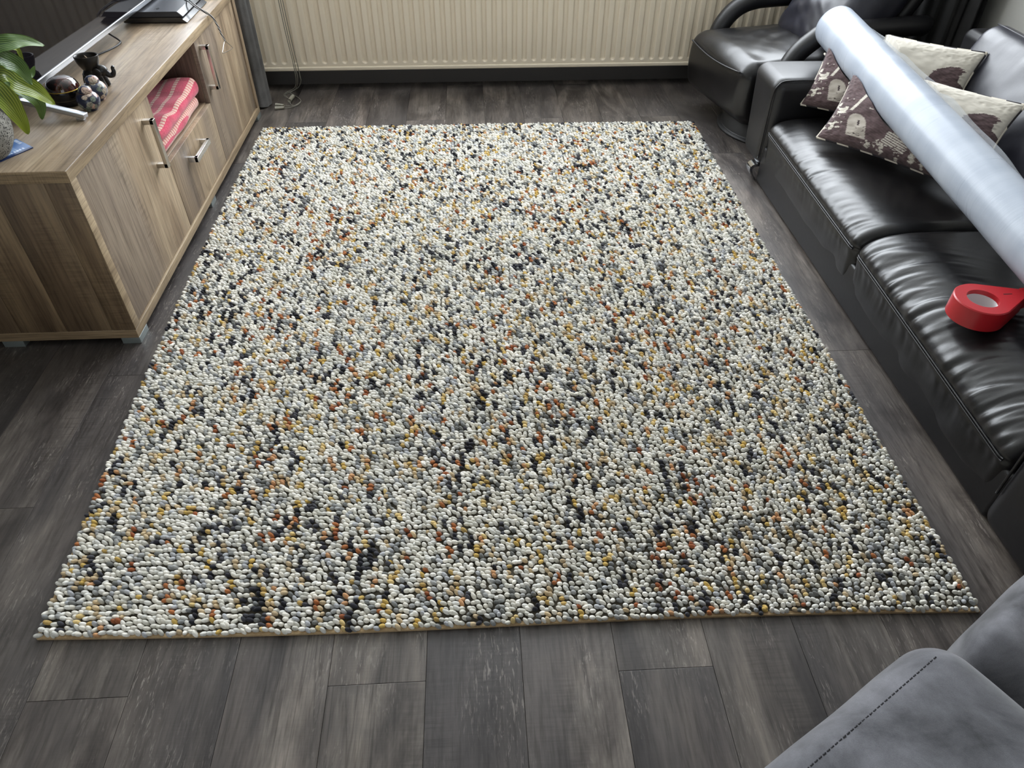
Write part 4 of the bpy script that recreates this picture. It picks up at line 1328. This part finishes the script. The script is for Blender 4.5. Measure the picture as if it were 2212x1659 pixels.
def pillow(name, label, origin, U, Vv, T, seed, dents=()):
    U = np.array(U, float); Vv = np.array(Vv, float); o0 = np.array(origin, float)
    Nn = unit_rows(np.cross(U, Vv))
    if Nn[2] < 0:
        Nn = -Nn
    nu = nv = 190
    s = np.linspace(-1, 1, nu)
    s = np.sign(s) * (1 - (1 - np.abs(s)) ** 1.35)
    a, b = np.meshgrid(s, s, indexing='ij')
    x_ = a * (1 - 0.075 * (1 - b ** 2)); y_ = b * (1 - 0.085 * (1 - a ** 2))
    th = T * (np.clip(1 - a ** 2, 0, 1) * np.clip(1 - b ** 2, 0, 1)) ** 0.44
    ed = 1 - np.minimum(1 - np.abs(a), 1 - np.abs(b))
    puck = 0.0016 * vnoise(a * 26 + 3 * b, b * 26 - 2 * a, seed) * np.clip((ed - 0.55) / 0.35, 0, 1) * np.clip((1 - ed) / 0.06, 0, 1)
    slack = 0.012 * fbm(a * 2.4, b * 2.4, seed + 3, 3) * np.clip((1 - ed) / 0.3, 0, 1)
    P0 = o0 + (x_[..., None] * 0.5 + 0.5) * U + (y_[..., None] * 0.5 + 0.5) * Vv
    top = P0 + Nn * (th + puck + slack)[..., None]
    bot = P0 - Nn * (th * 0.75)[..., None]

    def pressed(Q, rr, c0, c1):      # pushed down by the roll lying across
        d = unit_rows(c1 - c0)
        rel = Q - c0
        al = rel @ d
        pr = rel - al[..., None] * d
        side = unit_rows(np.cross(d, [0, 0, 1.0])); upv = np.cross(side, d)
        lat = pr @ side; ver = pr @ upv
        lim = -np.sqrt(np.maximum(rr ** 2 - lat ** 2, 0))
        return Q + np.where((np.abs(lat) < rr) & (ver > lim), lim - ver, 0)[..., None] * upv

    for (c0, c1, rr) in dents:
        top = pressed(top, rr + 0.004, np.array(c0), np.array(c1))
        bot = pressed(bot, rr + 0.010, np.array(c0), np.array(c1))
        P0 = pressed(P0, rr + 0.007, np.array(c0), np.array(c1))
    F = grid_faces(nu, nv)
    n_ = nu * nv
    g = G().add(np.concatenate([top.reshape(-1, 3), bot.reshape(-1, 3)]), F + [tuple(i + n_ for i in f[::-1]) for f in F])
    c = P0.reshape(-1, 3).mean(0)
    t = thing(name, label, 'cushion', c, 'printed cushions on the sofa')
    o = put('cover', g, M['print'], t)
    col = cushion_print(a * 0.5 + 0.5, b * 0.5 + 0.5)
    set_colors(o, np.concatenate([col.reshape(-1, 3)] * 2))
    # chequered piping round the edge
    ring = [P0[i, 0] for i in range(0, nu, 3)] + [P0[-1, j] for j in range(0, nv, 3)] + [P0[i, -1] for i in range(nu - 1, -1, -3)] + [P0[0, j] for j in range(nv - 1, -1, -3)]
    put('piping', G().tube(np.array(ring), 0.0042, 6, closed=True), M['pipe'], t)
    return t


mm = NT('chequered_piping')
sxn = mm.n('ShaderNodeSeparateXYZ'); tcn = mm.n('ShaderNodeTexCoord'); mm.l(tcn.outputs['Object'], sxn.inputs[0])
sm2 = mm.math('ADD', mm.math('ADD', sxn.outputs[0], mm.math('MULTIPLY', sxn.outputs[1], -1.0)), sxn.outputs[2])
st = mm.math('GREATER_THAN', mm.math('FRACT', mm.math('ADD', mm.math('MULTIPLY', sm2, 8.0), 20.0)), 0.5)
mm.set(color=mm.mix(st, srgb(206, 198, 184), srgb(40, 36, 40)), rough=0.85)
M['pipe'] = mm.mat
R0, R1, RR = np.array([1.398, 2.845, 0.533]), np.array([1.395, 0.86, 0.362]), 0.0755
pillow('printed_cushion', 'front printed cushion with brown ruins lying flat on the seat under the roll', (1.217, 2.382, 0.302), (0.324, -0.451, 0.0), (0.128, 0.127, 0.228), 0.072, 2, [(R0, R1, RR)])
pillow('printed_cushion', 'rear printed cushion propped against the far sofa arm behind the other one', (1.250, 2.645, 0.318), (0.372, -0.361, -0.01), (0.095, 0.110, 0.267), 0.074, 2, [(R0, R1, RR)])

# ================================================================== ROLL OF CLEAR FILM
fm_ = NT('wound_clear_film')
co = fm_.coord((1, 1, 1))
n1 = fm_.noise(fm_.coord((5, 110, 5)), 1.0, 3, 0.6, 0.5)
n2 = fm_.noise(fm_.coord((2, 9, 2)), 1.0, 3)
fm_.set(color=fm_.ramp(n2, [(0.3, srgb(156, 164, 177)), (0.7, srgb(178, 185, 196))]), rough=fm_.math('ADD', fm_.math('MULTIPLY', n1, 0.16), 0.22), spec=0.30)
fm_.bump(n1, 0.22, 0.001)
M['film'] = fm_.mat
clear = NT('loose_clear_film')
tr_ = clear.n('ShaderNodeBsdfTransparent'); tr_.inputs[0].default_value = (0.95, 0.96, 0.97, 1)
clear.set(color=(0.75, 0.79, 0.85, 1), rough=0.14, spec=0.6)
mx_ = clear.n('ShaderNodeMixShader')
lw_ = clear.n('ShaderNodeLayerWeight'); lw_.inputs[0].default_value = 0.25
clear.l(clear.math('ADD', clear.math('MULTIPLY', lw_.outputs['Facing'], 0.35), 0.13), mx_.inputs[0])
clear.l(tr_.outputs[0], mx_.inputs[1]); clear.l(clear.b.outputs[0], mx_.inputs[2]); clear.l(mx_.outputs[0], clear.out.inputs[0])
M['clear'] = clear.mat
roll = thing('film_roll', 'long roll of clear plastic film lying diagonally across the printed cushions', 'roll', tuple((R0 + R1) / 2))
L_ = 60
t = np.linspace(0, 1, L_)
path = R0 + (R1 - R0) * t[:, None]
rad = RR * (1 + 0.010 * fbm(t * 14, t * 0, 3, 3))
dirv = unit_rows(R1 - R0)
g = G().tube(path, rad, 56, caps=False)
# rounded rim and hollow core at the far end
for c0, sgn in ((R0, -1), (R1, 1)):
    rim = [(1.0, 0.0), (0.985, 0.006), (0.94, 0.009), (0.80, 0.009), (0.62, 0.007), (0.60, 0.0), (0.60, -0.06), (0.0, -0.06)]
    ring_p = np.array([c0 + dirv * sgn * b for _, b in rim])
    side = unit_rows(np.cross(dirv, [0, 0, 1.0])); upv = np.cross(side, dirv)
    th = np.linspace(0, 2 * np.pi, 56, endpoint=False)
    V = np.concatenate([ring_p[k] + RR * rim[k][0] * (np.cos(th)[:, None] * side + np.sin(th)[:, None] * upv) for k in range(len(rim))])
    g.add(V, grid_faces(len(rim), 56, False, True))
put('wound_film', g, M['film'], roll)
# loose flap of film hanging off along the sofa back side
side = unit_rows(np.cross(dirv, [0, 0, 1.0]))
if side[0] < 0:
    side = -side
upv = np.array([0, 0, 1.0])
nt_, nw = 50, 9
tt_ = np.linspace(0.03, 0.60, nt_)
V = []
for tq in tt_:
    wdt = 0.048 * math.sin(math.pi * min(1, max(0, (tq - 0.03) / 0.57))) ** 0.8 + 0.001
    for k in np.linspace(0, 1, nw):
        ang = math.radians(38)
        basep = R0 + (R1 - R0) * tq + (RR + 0.0012) * (math.cos(ang) * side + math.sin(ang) * upv)
        V.append(basep + wdt * k * (0.985 * side - 0.17 * upv) + upv * (0.0035 * math.sin(tq * 34 + k * 3) * k))
put('loose_flap', (np.array(V), grid_faces(nt_, nw)), M['clear'], roll)

# ================================================================== RED TAPE DISPENSER
M['red'] = plain('red_plastic', srgb(172, 28, 36), 0.30)
zt0, zt1 = 0.283, 0.335
td = thing('tape_dispenser', 'red plastic tape dispenser lying on the sofa seat', 'tape dispenser', (1.225, 1.352, zt0))
c2 = np.array([1.232, 1.356]); r_o, r_i = 0.066, 0.037
tip = np.array([1.352, 1.378])
dv = tip - c2; D_ = np.linalg.norm(dv); du = dv / D_; dn = np.array([-du[1], du[0]])
be = math.acos((r_o - 0.016) / D_)
ths = np.linspace(be, 2 * math.pi - be, 60)
outer = [c2 + r_o * (math.cos(q_) * du + math.sin(q_) * dn) for q_ in ths]
pa, pb = outer[-1], tip - 0.012 * dn
outer += [pa + (pb - pa) * q_ for q_ in np.linspace(0, 1, 14)[1:]]
pa, pb = tip + 0.012 * dn, outer[0]
outer += [pa + (pb - pa) * q_ for q_ in np.linspace(0, 1, 14)[:-1]]
outer = np.array(outer)
no = len(outer)
# resample the hole with the same count (matching directions)
angs = np.arctan2((outer - c2) @ dn, (outer - c2) @ du)
inner = np.array([c2 + r_i * (math.cos(q_) * du + math.sin(q_) * dn) for q_ in angs])
lev = []
mk = lambda P, zz: np.concatenate([P, np.full((len(P), 1), zz)], 1)
ins = outer + unit_rows(c2 - outer) * 0.0025
rings = [mk(outer, zt0), mk(outer, zt1 - 0.0025), mk(ins, zt1), mk(inner, zt1), mk(inner, zt1 - 0.012), mk(c2 + (inner - c2) * 1.06, zt1 - 0.012), mk(c2 + (inner - c2) * 1.06, zt0), mk(outer, zt0)]
put('casing', (np.concatenate(rings), grid_faces(len(rings), no, False, True)), M['red'], td, auto=35)
put('tape_core', G().lathe([(0.0, 0.0), (r_i * 0.99, 0.0), (r_i * 0.99, 0.039), (r_i * 1.05, 0.039)], (c2[0], c2[1], zt0 + 0.0008), 40), plain('white_card_core', srgb(206, 202, 204), 0.6), td)
sp = c2 + du * 0.072 + dn * 0.002
put('slot', G().box(sp[0] - 0.011, sp[0] + 0.011, sp[1] - 0.0012, sp[1] + 0.0012, zt1 - 0.001, zt1 + 0.0004), M['black_plastic'], td, smooth=False)
nose = [tip - 0.015 * dn - 0.004 * du, tip + 0.028 * du - 0.010 * dn, tip + 0.045 * du + 0.000 * dn, tip + 0.030 * du + 0.012 * dn, tip + 0.016 * dn - 0.004 * du]
put('cutter_cover', G().prism([tuple(p) for p in nose], zt0 + 0.012, zt1 + 0.001), M['red'], td, smooth=False)
put('rivet', G().ellipsoid((tip[0] + 0.014 * du[0], tip[1] + 0.014 * du[1], zt1 + 0.001), (0.0022, 0.0022, 0.001), 6, 10), M['nickel'], td)

# ================================================================== GREY SUEDE CHAIR (near right corner)
gs_ = thing('suede_armchair', 'grey suede armchair with stitched cushion at the near rug corner', 'armchair', (0.72, 0.10, 0.0))
A_ = unit_rows(np.array([0.866, 0.5, 0.0])); B_ = np.array([A_[1], -A_[0], 0.0])
P0_ = np.array([0.637, 0.466, 0.0])


def suede_block(a0, a1, b0, b1, z0, z1, r, puff, seed, n=(40, 40, 10), slope=0.0):
    hx, hy, hz = (a1 - a0) / 2, (b1 - b0) / 2, (z1 - z0) / 2
    V, F = rbox(hx, hy, hz, r, n, 9)
    w = V.copy()
    t = np.clip((V[:, 2] + hz) / (2 * hz), 0, 1)
    w[:, 2] += t * (puff * (1 - (V[:, 0] / hx) ** 2) * (1 - (V[:, 1] / hy) ** 2) + 0.010 * fbm(V[:, 0] * 6, V[:, 1] * 6, seed, 3))
    w[:, 2] -= t * slope * np.clip((V[:, 1] + hy - 0.03) / (2 * hy), 0, 1) ** 0.9
    w[:, 1] -= 0.010 * fbm(V[:, 0] * 5, V[:, 2] * 7, seed + 2, 2) * np.clip(-V[:, 1] / hy, 0, 1)
    c = P0_ + A_ * (a0 + a1) / 2 + B_ * (b0 + b1) / 2 + np.array([0, 0, (z0 + z1) / 2])
    return frame(w, c, A_, B_, np.array([0, 0, 1.0])), F


sb = suede_block(-0.62, 0.012, -0.022, 0.52, 0.20, 0.425, 0.060, 0.018, 3)
put('seat_cushion', sb, M['suede'], gs_)
put('armrest', suede_block(0.016, 0.42, 0.008, 0.55, 0.02, 0.420, 0.075, 0.018, 8, slope=0.26), M['suede'], gs_)
put('base', suede_block(-0.60, 0.012, 0.0, 0.52, 0.02, 0.205, 0.02, 0.0, 5, (6, 6, 4)), M['suede'], gs_)
rel = sb[0] - P0_
sa, sb_, sz = rel @ A_, rel @ B_, sb[0][:, 2]
st_g = G()


def suede_pt(k, b):
    msk = np.where(sz > 0.33, np.hypot(sa - k, sb_ - b), 9.0)
    i4 = np.argsort(msk)[:4]
    wt = 1 / (msk[i4] + 1e-4)
    zz = (sz[i4] * wt).sum() / wt.sum()
    return P0_ + A_ * k + B_ * b + np.array([0, 0, zz + 0.0008])


for k in np.linspace(-0.60, -0.045, 72):
    st_g.tube([suede_pt(k - 0.0024, 0.014), suede_pt(k + 0.0024, 0.014)], 0.0009, 5)
put('stitching', st_g, plain('dark_stitching', srgb(52, 52, 56), 0.8), gs_)
